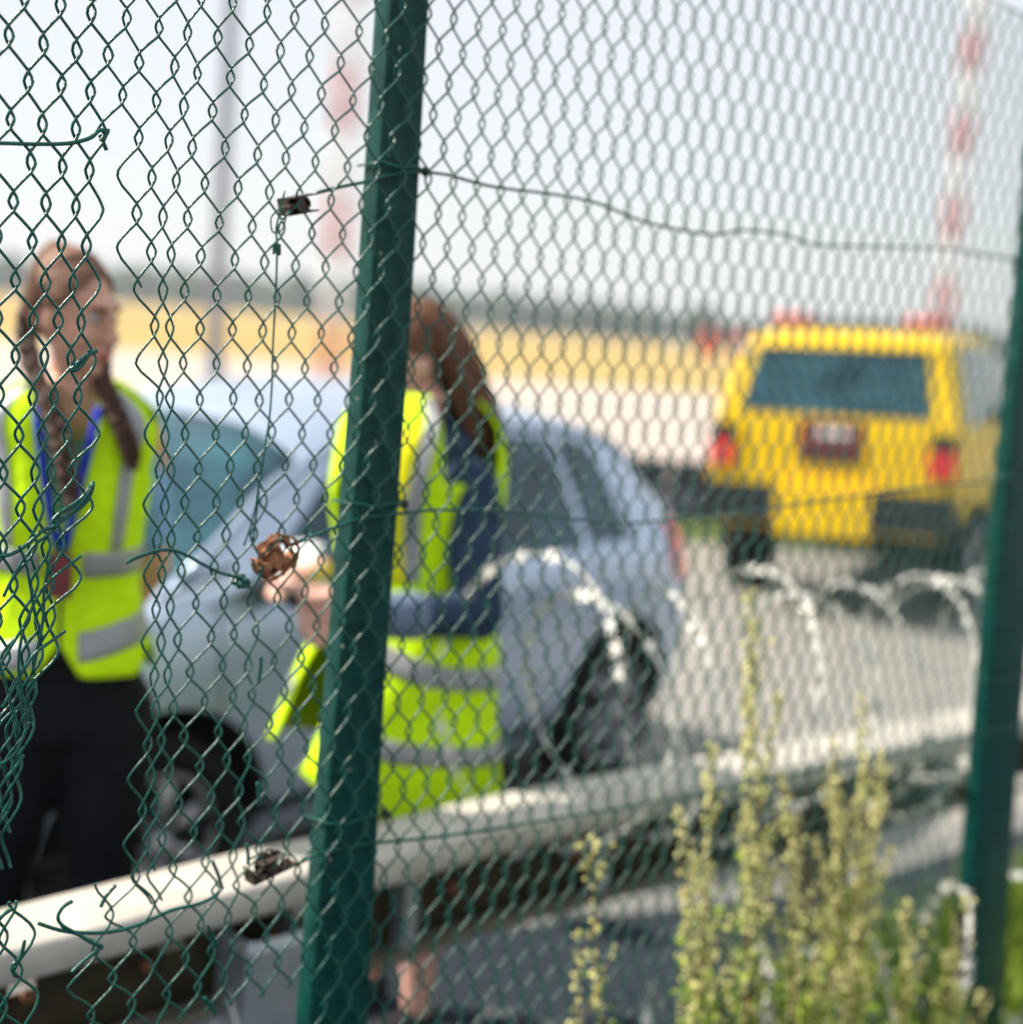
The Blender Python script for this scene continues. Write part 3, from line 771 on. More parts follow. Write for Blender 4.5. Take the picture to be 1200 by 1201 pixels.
def yellow_car():
    xs = [0, .08, .45, 1.2, 2.1, 2.75, 3.05, 3.5, 4.0, 4.35, 4.5]
    def sec(w0, belt, rz, rw, low=.40, wb=1.0):
        return [(.80*w0,low),(.87*w0,low+.12),(.90*w0,.82*wb),(.875*w0,belt),(rw,rz-.07),(rw*.6,rz-.01),(0,rz)]
    S = [sec(.975, 1.14, 1.77, .68), sec(1, 1.15, 1.81, .72), sec(1, 1.15, 1.85, .72), sec(1, 1.15, 1.87, .72), sec(1, 1.15, 1.86, .71), sec(1, 1.14, 1.78, .69),
         sec(1, 1.12, 1.50, .70), sec(1, 1.08, 1.19, .74), sec(.98, 1.02, 1.14, .70), sec(.94, .95, 1.06, .62, .42), sec(.86, .86, .95, .50, .46)]
    def rake(x, z): return max(0, z-1.15)*.30*max(0, 1-x/.7)
    cs = CarSurf(xs, S, rake)
    be = R(25); h = Vector((math.sin(be), math.cos(be), 0)); lft = Vector((-h.y, h.x, 0))
    lw = G(874, 684, 0)                       # left rear tyre contact
    xr, xf, r = .85, 3.55, .37
    K = .95
    org = Vector((lw.x, lw.y, 0)) - (h*xr + lft*.78)*K
    Mw = Matrix((h*K, lft*K*.97, Vector((0, 0, K*1.03)))).transposed().to_4x4(); Mw.translation = org
    Mw = Mw @ Matrix.Translation((0, 0, -.02)) @ Matrix.Translation((0, .78, 0)) @ Matrix.Rotation(R(-2.2), 4, 'X') @ Matrix.Translation((0, -.78, 0))      # crossfall of the apron
    Mb = Mw @ Matrix.Translation((0, 0, .20)) @ Matrix.Diagonal((1, 1, .915, 1))
    root = empty('follow_car', Mw @ Vector((2.2, 0, 0)), 'boxy yellow off-road car seen from behind, with red beacon lights on its roof', 'car')
    ob = cs.body().build('body', M['yellow'], root); arches(ob, Mw, [(xf, .186), (xr, .186)], .46, 1.08); to_world(ob, Mb)
    def part(mb, name, mt, parent=root, smooth=True):
        mb.V = [tuple(Mb @ Vector(v)) for v in mb.V]; return mb.build(name, mt, parent, smooth)
    def rear(y0, y1, z0, z1, out=.012, th=.03, y0t=None, y1t=None):
        y0t = y0 if y0t is None else y0t; y1t = y1 if y1t is None else y1t
        mb = MB(); V = []
        for o_ in (out, -th):
            for (y, z) in ((y0, z0), (y1, z0), (y1t, z1), (y0t, z1)): V.append((-o_+rake(0, z), y, z))
        mb.add(V, [(0, 1, 2, 3), (7, 6, 5, 4), (0, 4, 5, 1), (1, 5, 6, 2), (2, 6, 7, 3), (3, 7, 4, 0)]); return mb
    part(rear(-.68, .68, 1.25, 1.70, .014, y0t=-.60, y1t=.60), 'rear_window', M['glass'], smooth=False)
    part(rear(-.60, .60, 1.70, 1.73, .03), 'window_trim', M['black'], smooth=False)
    tg = part(rear(-.74, .74, .62, 1.22, .010), 'tailgate', M['yellow'], smooth=False)
    part(rear(-.23, .23, .92, 1.20, .020), 'plate_recess', M['platered'], tg, smooth=False)
    part(rear(-.13, .09, 1.09, 1.15, .026), 'number_plate', M['white'], tg, smooth=False)
    part(rear(-.20, .20, .90, .97, .028), 'gate_handle', M['black'], tg, smooth=False)
    for sd_ in (1, -1):
        a, b = sorted((sd_*.69, sd_*.865))
        part(rear(a, b, .84, 1.03, .03), 'tail_light', M['redlens'], smooth=False)
        part(rear(a, b, 1.035, 1.15, .028), 'lamp_housing', M['black'], smooth=False)
        a, b = sorted((sd_*.33, sd_*.90))
        part(rear(a, b, .44, .72, .13, .02), 'bumper', M['black'], smooth=False)
        part(cs.patch((.32, .45), (1.25, 1.25), 3.10, 3.90, sides=(sd_,)), 'window', M['glass'])
        part(cs.patch((1.33, 1.33), (2.05, 2.05), 3.10, 3.90, sides=(sd_,)), 'window', M['glass'])
        part(cs.patch((2.13, 2.13), (3.0, 2.72), 3.10, 3.88, sides=(sd_,)), 'window', M['glass'])
        part(cs.patch((.05, .05), (4.3, 4.3), .05, 1.0, .01, sides=(sd_,), nu=30, nv=4), 'side_cladding', M['black'])
        mb = MB(); mb.tube([(.5, sd_*.62, 1.88), (.55, sd_*.62, 1.93), (2.4, sd_*.62, 1.93), (2.45, sd_*.62, 1.87)], .016, 6); part(mb, 'roof_rail', M['black'])
        mb = MB(); mb.ell((2.95, sd_*1.02, 1.22), (.06, .11, .09)); part(mb, 'mirror', M['black'])
        mb = MB(); mb.tube([(.62, sd_*.34, 1.925), (.62, sd_*.62, 1.925)], .045, 14); mb.ell((.62, sd_*.62, 1.925), (.045, .045, .045)); part(mb, 'beacon', M['orangelens'])
    mb = MB(); mb.box((.62, 0, 1.92), (.10, 1.28, .035)); part(mb, 'roof_bar', M['black'], smooth=False)
    part(rear(-.33, .33, .38, .72, .13, .02), 'tow_panel', M['yellow'], smooth=False)
    mb = MB(); mb.box((2.2, 0, .38), (3.9, 1.45, .18)); part(mb, 'underbody', M['black'], smooth=False)
    mb = MB(); mb.tube([(-.08, .45, .33), (.5, .45, .34)], .035, 8); part(mb, 'exhaust', M['blackmetal'])
    mb = MB(); mb.ell((.16, .72, 1.70), (.035, .045, .07), None, 32, 20); part(mb, 'glint_mirror', M['chrome'])  # added convex mirror to throw a sun glint, not a lamp
    for (x, sd_) in ((xf, 1), (xr, 1), (xf, -1), (xr, -1)):
        wheel(Mw, (x, sd_*.78, r), r, .24, root, sd_, 5)
yellow_car()
#PART4
# ------------------------------------------------------------------ people
def yawM(a):   # local facing -Y; a turns towards +X (viewer's right)
    return Matrix.Rotation(a, 3, 'Z')
def limb(mb, pts, rad, n=4, sides=12):
    """tapered tube with rounded ends through points"""
    q = []; rr = []
    for i in range(len(pts)-1):
        for k in range(n):
            t = k/n; q.append(lerp(Vector(pts[i]), Vector(pts[i+1]), t)); rr.append(lerp(rad[i], rad[i+1], t*t*(3-2*t)))
    q.append(Vector(pts[-1])); rr.append(rad[-1])
    mb.tube(q, rr, sides); mb.ell(q[0], (rr[0],)*3, nu=10, nv=6); mb.ell(q[-1], (rr[-1],)*3, nu=10, nv=6)
TZ = [.80, .88, .96, 1.04, 1.12, 1.20, 1.28, 1.36, 1.42, 1.46, 1.49, 1.515]
TX = [.170, .180, .178, .160, .142, .146, .158, .172, .178, .165, .125, .075]
TY = [.105, .112, .112, .100, .095, .108, .122, .115, .100, .080, .056, .045]
WXG = 1.0
def torso_pt(ph, z, out=0.0, Ks=1.0):
    rx = interp(z, TZ, TX)*Ks*WXG+out*(1 if WXG == 1 else .8); ry = interp(z, TZ, TY)*Ks+out
    c, s = math.cos(ph), math.sin(ph); e = .82
    x = rx*math.copysign(abs(c)**e, c); y = ry*math.copysign(abs(s)**e, s)
    if y < 0 and 1.12 < z < 1.36: y -= .022*math.sin(math.pi*(z-1.12)/.24)*max(0, 1-abs(abs(x)-.075)/.09)   # bust
    return Vector((x, y, z))
def head_shapes(mb, Hc, RM):
    def E(c, r): mb.ell(Hc+RM@Vector(c), r, RM, 18, 12)
    E((0, .012, .022), (.074, .092, .095)); E((0, -.030, -.020), (.062, .060, .075)); E((0, -.045, -.062), (.042, .045, .040))
    E((0, -.074, -.090), (.020, .018, .016)); E((0, -.078, .038), (.046, .014, .014))
    for s in (-1, 1):
        E((s*.036, -.070, -.022), (.020, .018, .018)); E((s*.074, .008, -.004), (.009, .018, .030)); E((s*.070, .002, -.024), (.008, .010, .012))
    limb(mb, [Hc+RM@Vector(q) for q in ((0, -.090, .022), (0, -.100, .002), (0, -.113, -.020))], [.008, .010, .012], 3, 8)
    for s in (-1, 1): E((s*.011, -.101, -.024), (.008, .009, .007))
    E((0, -.094, -.047), (.021, .010, .006)); E((0, -.092, -.058), (.018, .011, .007))
def face_parts(root, Hc, RM, T, body, brow):
    for s in (-1, 1):
        mb = MB(); c = Hc+RM@Vector((s*.031, -.0765, .012)); mb.ell(c, (.0115,)*3, None, 12, 8); mb.V = [T@Vector(v) for v in mb.V]; e = mb.build('eye', M['eyew'], body)
        mb = MB(); mb.ell(c+RM@Vector((0, -.0095, 0)), (.006, .0045, .006), RM, 10, 6); mb.V = [T@Vector(v) for v in mb.V]; mb.build('iris', M['eyed'], body)
        mb = MB(); mb.tube([T@(Hc+RM@Vector((s*x, y, z))) for x, y, z in ((.016, -.094, .030), (.032, -.092, .036), (.050, -.078, .030))], [.003, .0035, .002], 6); mb.build('eyebrow', brow, body)
    mb = MB()
    for z, r in ((-.048, .0045), (-.056, .0055)): mb.tube([T@(Hc+RM@Vector((x, -.104+abs(x)*.5+(0), z-abs(x)*.06*0))) for x in (-.020, -.010, 0, .010, .020)], [.002, r, r, r, .002], 6)
    mb.build('lips', M['lips'], body)
def person(loc, yaw, K, Hc, head_yaw, head_pitch, arms, hands, legs, label, skin, wx=1, nm='person'):
    """loc: feet; K scale; arms: list of [pts,radii] in local units"""
    T = Matrix.Translation(loc) @ yawM(yaw).to_4x4() @ Matrix.Scale(K, 4) @ Matrix.Diagonal((wx, 1, 1, 1))
    root = empty(nm, loc, label, 'person')
    RM = Matrix.Rotation(head_yaw, 3, 'Z') @ Matrix.Rotation(head_pitch, 3, 'X')
    mb = MB()
    mb.grid(lambda u, v: torso_pt(2*math.pi*u, lerp(.80, 1.515, v)), 36, 24)
    mb.ell((0, 0, .83), (.165, .10, .06)); mb.ell((0, 0, 1.50), (.08, .05, .03))
    limb(mb, [(0, .005, 1.45), (Hc.x*.3, Hc.y*.4+.01, 1.53), (Hc.x*.8, Hc.y*.8+.02, Hc.z-.04)], [.062, .050, .050])
    head_shapes(mb, Hc, RM)
    for pts, rad in arms: limb(mb, pts, rad)
    for pts, rad in legs: limb(mb, pts, rad)
    for pts, rad in hands: limb(mb, pts, rad, 3, 8)
    mb.V = [tuple(T@Vector(v)) for v in mb.V]
    body = mb.build('body', skin, root); fuse(body, .0052, 2)
    return root, body, T, RM
def cloth(mbv, T, name, mt, root, vox=.008, sm=4):
    mbv.V = [tuple(T@Vector(v)) for v in mbv.V]; o = mbv.build(name, mt, root); fuse(o, vox, sm); return o
def shell(T, name, mt, root, top, bot, phr=(0, 2*math.pi), out=.028, th=.006, nu=72, nv=26, Ks=1.0, wob=.004, cap=0, flare=0):
    mb = MB()
    def fn_(u, v):
        ph = lerp(phr[0], phr[1], u); z0, z1 = bot(ph), top(ph); z = lerp(z0, z1, v)
        o = out+(wob*noise.noise(Vector((math.cos(ph)*4, math.sin(ph)*4, z*9)))*2)+max(0, (1.05-z))*.10
        p = torso_pt(ph, z, o, Ks)
        p.y -= flare*max(0, 1.0-z)*max(0, -math.sin(ph))
        if cap: p.x *= 1+cap*math.exp(-((z-1.44)/.055)**2)
        return T@p
    mb.grid(fn_, nu, nv); ob = mb.build(name, mt, root); bake(ob, [('SOLIDIFY', dict(thickness=th, offset=1))]); return ob
def vest_top(ph):
    c, s = math.cos(ph), math.sin(ph); a = abs(c)
    if a > .93: return 1.33+.0*a
    if a > .84: return lerp(1.50, 1.33, (a-.84)/.09)
    if a > .36: return 1.508
    if s < 0: return lerp(1.24, 1.508, (a/.36))     # front V neck
    return 1.485
def hair_strands(T, RM, Hc, name, mt, root, gen, n, rad=.006, sides=5):
    mb = MB()
    for k in range(n):
        pts = gen(k); 
        if pts: 
            m_ = len(pts); mb.tube([T@Vector(p) for p in pts], [rad*(.5+.8*math.sin(math.pi*min(1, (i+1)/(m_)))**.5) for i in range(m_)], sides)
    return mb.build(name, mt, root)
def hair_cap(T, RM, Hc, mt, root, name, part=True, grow=.009):
    mb = MB(); nu, nv = 64, 40
    def keep(d): # direction on the head; True where there is hair
        if d.y > .15: return d.z > -.66
        ax = min(1, abs(d.x)/max(.001, math.sqrt(1-d.z*d.z)))
        return d.z > lerp(.66, -.15, ax**3.2) + .03*math.sin(d.x*25)
    V = []; F = []; ok = []
    for j in range(nv+1):
        th = math.pi*j/nv
        for i in range(nu):
            ph = 2*math.pi*i/nu
            d = Vector((math.sin(th)*math.cos(ph), math.sin(th)*math.sin(ph), math.cos(th)))
            g = grow+.004*noise.noise(d*9)
            g -= .006*math.exp(-(d.x/.06)**2) if (part and d.y < .5) else 0
            V.append(T@(Hc+RM@Vector((d.x*(.074+g), .012+d.y*(.092+g), .022+d.z*(.095+g))))); ok.append(keep(d))
    for j in range(nv):
        for i in range(nu):
            f = (j*nu+i, (j+1)*nu+i, (j+1)*nu+(i+1) % nu, j*nu+(i+1) % nu)
            if all(ok[q] for q in f): F.append(f)
    mb.add(V, F); o = mb.build(name, mt, root); bake(o, [('SOLIDIFY', dict(thickness=.004, offset=-1))]); return o

def woman_left():
    Y = 2.92; g = P(82, 600, Y); loc = Vector((g.x, Y, VZ)); K = 1.0
    yaw = R(12)
    Hc = Vector((-.005, -.02, 1.635))
    arms = [([(-.165, .0, 1.42), (-.225, .02, 1.27), (-.255, .07, 1.12)], [.052, .043, .038]), ([(-.255, .07, 1.12), (-.20, .11, 1.00), (-.10, .155, .96)], [.038, .032, .024]),
            ([(.145, .02, 1.40), (.170, .07, 1.27), (.180, .13, 1.13)], [.050, .043, .038]), ([(.180, .13, 1.13), (.14, .16, 1.05), (.06, .175, .98)], [.038, .032, .024])]
    hands = []
    for s in (-1, 1):
        w0 = Vector((-.10, .155, .96)) if s < 0 else Vector((.06, .165, .98))
        hands.append(([w0, w0+Vector((-s*.05, .02, -.01))], [.026, .030]))
        for k in range(4):
            b = w0+Vector((-s*.07, .02, .012-k*.014)); L = (.034, .040, .036, .028)[k]
            hands.append(([b, b+Vector((-s*L, .004, -.006)), b+Vector((-s*(L+.022), -.012, -.014))], [.0095, .0085, .0075]))
        hands.append(([w0+Vector((-s*.02, .02, .02)), w0+Vector((-s*.05, .03, .045))], [.011, .009]))
    legs = [([(-.085, 0, .86), (-.13, 0, .50), (-.19, .02, .09)], [.095, .060, .038]), ([(.085, 0, .86), (.09, 0, .50), (.085, .02, .09)], [.095, .060, .038])]
    root, body, T, RM = person(loc, yaw, K, Hc, R(58), R(10), arms, hands, legs, 'woman with two long dark braids, yellow hi-vis vest and blue lanyard, at the left edge', M['skin'], .91)
    face_parts(root, Hc, RM, T, body, M['hairbr'])
    # black trousers
    mb = MB()
    mb.grid(lambda u, v: torso_pt(2*math.pi*u, lerp(.80, 1.03, v), .014), 32, 8); mb.ell((0, 0, .84), (.19, .12, .08)); mb.ell((0, 0, 1.03), (.165, .105, .02))
    for s, kx, ax in ((-1, -.14, -.205), (1, .095, .09)):
        limb(mb, [(s*.090, 0, .84), (lerp(s*.09, kx, .5), 0, .66), (kx, -.005, .47), (lerp(kx, ax, .6), .01, .22), (ax, .02, .06)], [.112, .098, .075, .072, .068], 5)
    tr = cloth(mb, T, 'trousers', M['blacktr'], root, .010)
    for s, ax in ((-1, -.205), (1, .09)):
        mb = MB(); limb(mb, [(ax, .045, .045), (ax+s*.005, -.05, .04), (ax+s*.012, -.13, .03)], [.042, .042, .032]); cloth(mb, T, 'shoe', M['black'], root, .008)
    # light blue short sleeved shirt
    mb = MB()
    for s in (-1, 1):
        if s < 0: limb(mb, [(s*.150, 0, 1.415), (s*.215, .015, 1.31), (s*.262, .06, 1.15)], [.062, .062, .058], 5)
        else: limb(mb, [(.135, .02, 1.40), (.160, .06, 1.29), (.172, .10, 1.20)], [.056, .052, .050], 5)
    mb.grid(lambda u, v: torso_pt(2*math.pi*u, lerp(1.05, 1.19, v), .010), 36, 8); mb.ell((0, 0, 1.19), (.140, .10, .03)); mb.ell((0, 0, 1.055), (.15, .100, .02))
    mb.ell((0, .07, 1.34), (.155, .045, .15))
    cloth(mb, T, 'shirt', M['ltblue'], root, .008)
    def bot(ph):
        c, s = math.cos(ph), math.sin(ph)
        b = .935 - .015*s
        if s < 0: b += .065*math.exp(-(c/.10)**2) + .06*max(0, abs(c)-.80)/.2    # rounded front corners, split in the middle
        return b
    vest = shell(T, 'vest', M['vest'], root, vest_top, bot, out=.030, cap=.14)
    n0 = 3*math.pi/2
    def band(z0, z1, slope=0, phr=(0, 2*math.pi)):
        return shell(T, 'reflective_band', M['tape'], vest, lambda p: z1+slope*math.cos(p), lambda p: z0+slope*math.cos(p), phr, out=.0385, th=.002, nu=60, nv=3)
    band(1.145, 1.195, phr=(n0+R(12), n0+R(360-12))); band(.975, 1.03, .035, phr=(n0+R(9), n0+R(360-9)))
    for a0, a1 in ((n0+R(34), n0+R(47)), (n0-R(47), n0-R(34))):
        shell(T, 'reflective_band', M['tape'], vest, lambda p: 1.506, lambda p: 1.20, (a0, a1), out=.0385, th=.002, nu=8, nv=16, cap=.14)
    mb = MB(); mb.tube([T@(torso_pt(n0, z, .042)) for z in np.linspace(.985, 1.235, 12)], .0035, 6); mb.build('zip', M['black'], vest)
    # lanyard
    la = []
    for s in (-1, 1):
        mb = MB(); V = []; F = []; pts = []
        for t in np.linspace(0, 1, 14):
            z = lerp(1.50, 1.20, t); x = s*lerp(.066, .006, t**1.15); ph = n0
            rx = interp(z, TZ, TX)+.04; ry = interp(z, TZ, TY)+.047
            y = -ry*math.sqrt(max(.0, 1-(x/rx)**2)) if z < 1.47 else lerp(-.06, -.075, t)
            y -= .012
            pts.append(Vector((x, y, z)))
        for i, p in enumerate(pts):
            for q in (-.009, .009): V.append(T@(p+Vector((q, 0, 0)))); 
        for i in range(len(pts)-1): F.append((2*i, 2*i+1, 2*i+3, 2*i+2))
        mb.add(V, F); o = mb.build('lanyard', M['lanyard'], root); bake(o, [('SOLIDIFY', dict(thickness=.003, offset=0))])
    mb = MB(); mb.box(Vector((.0, -.182, 1.155)), (.05, .006, .085)); mb.V = [tuple(T@Vector(v)) for v in mb.V]; mb.build('badge_holder', M['platered'], root, False)
    # hair
    hair_cap(T, RM, Hc, M['hairtop'], root, 'hair')
    rg = random.Random(4)
    def g1(k):
        s = -1 if k % 2 else 1; a = rg.uniform(-.75, .95); z0 = .105
        p = []
        y0 = .105*a*.62; sc_ = math.sqrt(max(.1, 1-(max(0, -y0)/.098)**2))
        for t in np.linspace(0, 1, 9):
            th = t*1.75; x = s*.084*lerp(sc_, 1, t)*math.sin(th); z = .022+.106*lerp(sc_, 1, t*.6)*math.cos(th)
            y = lerp(y0+.012, .055, t**1.3)
            p.append(Hc+RM@Vector((x, y, z-.01*t)))
        return p
    hair_strands(T, RM, Hc, 'hair_strand', M['hairtop'], root, g1, 130, .005)
    iT = T.inverted()
    def braid(px, Ydep):
        pts = [iT@P(a, b, y) for (a, b), y in zip(px, Ydep)]
        mb = MB(); q = []
        n = len(pts)
        for i in range(n-1):
            p0 = pts[max(0, i-1)]; p1 = pts[i]; p2 = pts[i+1]; p3 = pts[min(n-1, i+2)]
            for k in range(8):
                t = k/8; q.append(.5*((2*p1)+(p2-p0)*t+(2*p0-5*p1+4*p2-p3)*t*t+(p3-3*p2+3*p1-p0)*t**3))
        m_ = len(q)
        for st in range(3):
            L = []; rr = []
            for i, c in enumerate(q):
                a = i*.62+st*2*math.pi/3; f = min(1, (m_-i)/8)
                L.append(T@(c+Vector((.0125*math.cos(a)*f, -.006*math.sin(2*a)*f, 0)))); rr.append(.0115*(.55+.45*f))
            mb.tube(L, rr, 8)
        mb.tube([T@c for c in q[-4:]], .012, 8)
        mb.build('braid', M['hairbr'], root)
    braid([(40, 345), (30, 385), (38, 430), (58, 480), (72, 520), (80, 560), (84, 605)], [2.90, 2.88, 2.84, 2.78, 2.745, 2.72, 2.70])
    braid([(122, 400), (118, 435), (128, 465), (143, 500), (153, 530), (157, 552)], [2.93, 2.90, 2.84, 2.81, 2.80, 2.80])
WXG = .86
woman_left()
WXG = 1.0

def woman_mid():
    Y = 3.36; g = P(488, 600, Y); loc = Vector((g.x, Y, VZ)); K = 1.0
    yaw = R(-52)                       # facing left and towards the camera
    Hc = Vector((-.01, -.03, 1.580))
    T0 = Matrix.Translation(loc) @ yawM(yaw).to_4x4() @ Matrix.Scale(K, 4); iT = T0.inverted()
    sh = iT@P(550, 572, 3.25); el = iT@P(562, 722, 3.16); wr = iT@P(420, 722, 3.02); pm = iT@P(378, 714, 2.99)
    arms = [([sh, lerp(sh, el, .5), el], [.052, .045, .040]), ([el, lerp(el, wr, .5), wr], [.040, .036, .026])]
    rsh = Vector((-.165, 0, 1.41)); rel = Vector((-.21, .02, 1.14)); rwr = Vector((-.12, -.19, 1.08))
    arms += [([rsh, lerp(rsh, rel, .5), rel], [.050, .043, .038]), ([rel, lerp(rel, rwr, .5), rwr], [.038, .033, .024])]
    hands = [([wr, lerp(wr, pm, .6), pm], [.026, .034, .036])]
    def px(a, b, y): return iT@P(a, b, y)
    # index finger points left, the others curl back under the palm
    hands.append(([px(384, 694, 2.97), px(356, 690, 2.955), px(338, 689, 2.95), px(324, 689, 2.945)], [.0125, .0105, .0100, .0085]))
    for k, (yy, xx) in enumerate(((712, 352), (728, 354), (742, 362))):
        a = px(386, yy-2, 2.985); b = px(xx, yy, 2.95+.004*k); c = px(xx+3, yy+12, 2.965); d = px(xx+20, yy+12, 2.985)
        hands.append(([a, b, c, d], [.0125, .0118, .0105, .0090]))
    hands.append(([px(392, 700, 2.955), px(372, 703, 2.935), px(354, 700, 2.935)], [.0135, .0115, .0095]))
    rp = rwr+Vector((.03, -.06, 0)); hands.append(([rwr, rp], [.025, .033]))
    for k in range(4):
        b = rp+Vector((.03-.018*k, -.012, -.012)); hands.append(([b, b+Vector((.012, -.040, -.004)), b+Vector((.016, -.052, -.026))], [.0095, .0085, .0075]))
    hands.append(([rwr+Vector((.03, -.02, .01)), rwr+Vector((.065, -.05, .02))], [.011, .009]))
    legs = [([(-.085, 0, .86), (-.10, 0, .48), (-.11, .02, .09)], [.095, .058, .036]), ([(.085, 0, .86), (.10, 0, .48), (.11, .02, .09)], [.095, .058, .036]),
            ([(-.105, .02, .42), (-.105, .035, .32), (-.11, .02, .14)], [.048, .052, .034]), ([(.105, .02, .42), (.105, .035, .32), (.11, .02, .14)], [.048, .052, .034])]
    root, body, T, RM = person(loc, yaw, K, Hc, R(-22), R(14), arms, hands, legs, 'woman with long auburn hair and navy sleeves, pointing a finger behind the near green post', M['skinpale'])
    face_parts(root, Hc, RM, T, body, M['hairbr'])
    for s in (-1, 1):
        mb = MB(); limb(mb, [(s*.11, .045, .045), (s*.115, -.05, .04), (s*.122, -.13, .03)], [.042, .042, .032]); cloth(mb, T, 'shoe', M['black'], root, .008)
    mb = MB()
    mb.grid(lambda u, v: torso_pt(2*math.pi*u, lerp(.80, 1.03, v), .014), 32, 8); mb.ell((0, 0, .84), (.19, .12, .08)); mb.ell((0, 0, 1.03), (.165, .105, .02))
    for s in (-1, 1): limb(mb, [(s*.090, 0, .84), (s*.098, 0, .66), (s*.100, -.003, .60), (s*.101, 0, .55)], [.112, .098, .090, .086], 5)
    cloth(mb, T, 'trousers', M['navy'], root, .010)
    # navy top with long sleeves, light cuffs
    mb = MB()
    mb.grid(lambda u, v: torso_pt(2*math.pi*u, lerp(.98, 1.36, v), .010), 36, 8); mb.ell((0, .02, 1.38), (.165, .085, .09)); mb.ell((0, 0, .985), (.17, .108, .02))
    cf = lerp(el, wr, .62)
    limb(mb, [sh+Vector((.01, 0, 0)), lerp(sh, el, .5), el], [.066, .062, .056]); limb(mb, [el, lerp(el, wr, .35), cf], [.050, .048, .043])
    limb(mb, [rsh, lerp(rsh, rel, .5), rel], [.064, .058, .052]); limb(mb, [rel, lerp(rel, rwr, .5), lerp(rel, rwr, .7)], [.052, .045, .042])
    cloth(mb, T, 'top', M['navy'], root, .008)
    mb = MB(); limb(mb, [lerp(el, wr, .56), lerp(el, wr, .80), lerp(el, wr, .93)], [.054, .050, .046]); cloth(mb, T, 'sleeve_cuff', M['cuff'], root, .007)
    n0 = 3*math.pi/2
    def vtop(ph):
        z = vest_top(ph); return z
    def bot(ph):
        return .600-.045*math.cos(ph)+.10*max(0, -math.sin(ph))
    vest = shell(T, 'vest', M['vest'], root, vtop, bot, (n0+R(14), n0+R(346)), out=.042, flare=.42, nv=34)
    for z0, z1 in ((.925, .975), (.755, .80)):
        shell(T, 'reflective_band', M['tape'], vest, lambda p, z1=z1: z1-.045*math.cos(p)-.03*math.sin(p), lambda p, z0=z0: z0-.045*math.cos(p)-.03*math.sin(p), (n0+R(16), n0+R(344)), out=.0505, th=.002, nu=60, nv=3, flare=.42)
    for a0, a1 in ((n0+R(44), n0+R(56)), (n0-R(56), n0-R(44))):
        shell(T, 'reflective_band', M['tape'], vest, lambda p: 1.506, lambda p: 1.11, (a0, a1), out=.0505, th=.002, nu=8, nv=16)
    shell(T, 'sunlit_vest_front', M['vestlit'], vest, lambda p: min(vest_top(p)-.01, 1.44), lambda p: 1.10, (n0+R(14), n0+R(43)), out=.0495, th=.002, nu=8, nv=12)  # sunlit front of the vest, laid on as a brighter yellow layer
    hair_cap(T, RM, Hc, M['hairau'], root, 'hair', False, .014)
    rg = random.Random(9)
    def g(k):
        a = rg.uniform(R(28), R(200)) if k % 3 else rg.uniform(R(50), R(150))
        d = Vector((math.cos(a), math.sin(a), 0)); s0 = rg.uniform(.2, .9); p = []
        L = rg.uniform(.18, .31)
        top_ = Vector((0, .0, .118))
        for t in np.linspace(0, 1, 12):
            if t < .35:
                th = (t/.35)*1.5
                q = Vector((d.x*.092*math.sin(th), .012+d.y*.108*math.sin(th), .022+.108*math.cos(th)))
            else:
                f = (t-.35)/.65
                q = Vector((d.x*(.092+.012*f), .012+d.y*(.108+.02*f)+.02*f, .03-f*L))
                q += Vector((.010*math.sin(f*7+k), .012*f*f, 0))
                q += Vector((0, .010*math.cos(f*6+k*2), 0))
            p.append(Hc+RM@q+Vector((0, .0, 0)))
        return p
    hair_strands(T, RM, Hc, 'hair_strand', M['hairau'], root, g, 260, .0085)
woman_mid()
# ------------------------------------------------------------------ razor wire
def razor(name, axis, rad, turns, label, phase=0, rg_seed=1, sq=1.0):
    rg = random.Random(rg_seed)
    root = empty(name, (axis[0].x, axis[0].y, VZ), label, 'razor wire')
    n = turns*40; pts = []
    for k in range(n+1):
        t = k/n; q = t*(len(axis)-1); i = min(int(q), len(axis)-2); c = lerp(axis[i], axis[i+1], q-i)
        d = (axis[i+1]-axis[i]).normalized(); sd_ = d.cross(Vector((0, 0, 1))).normalized()
        a = 2*math.pi*turns*t+phase; r = rad*(1+.10*math.sin(a*.37+1)+.07*math.sin(a*.71))
        pts.append(c+d*(.05*math.sin(a*1.3))+sd_*(math.cos(a)*r*sq)+Vector((0, 0, 1))*(math.sin(a)*r))
    mb = MB(); mb.tube(pts, .0024, 5); mb.build('coil_wire', M['razor'], root)
    mb = MB()
    for k in range(len(pts)-1):
        a, b = pts[k], pts[k+1]; L = (b-a).length; t = (b-a).normalized(); m_ = max(1, int(L/.032))
        for j in range(m_):
            c = lerp(a, b, (j+.5)/m_); w_ = Vector((rg.gauss(0, 1), rg.gauss(0, 1), rg.gauss(0, 1))).cross(t).normalized(); nn = t.cross(w_)
            h = .017; e = .0007
            V = [c-t*.008-nn*e, c+t*.008-nn*e, c+t*.014+w_*h, c+w_*.007, c-t*.014+w_*h, c+t*.014-w_*h, c-w_*.007, c-t*.014-w_*h]
            V2 = [v+nn*2*e for v in V]
            mb.add(V+V2, [(0, 1, 2, 3), (0, 3, 4), (1, 0, 6, 5), (0, 7, 6), (11, 10, 9, 8), (12, 11, 8), (13, 14, 8, 9), (14, 15, 8)])
    b = mb.build('blade', M['razor'], root, False); b['kind'] = 'stuff'
razor('razor_wire', [P(600, 838, 2.90), P(740, 834, 3.14), P(900, 826, 3.42), P(1020, 812, 3.66), P(1110, 802, 3.84), P(1230, 792, 4.1)], .28, 9,
      'upper coil of silver razor wire looped over the guard rail', .4, 1, .9)
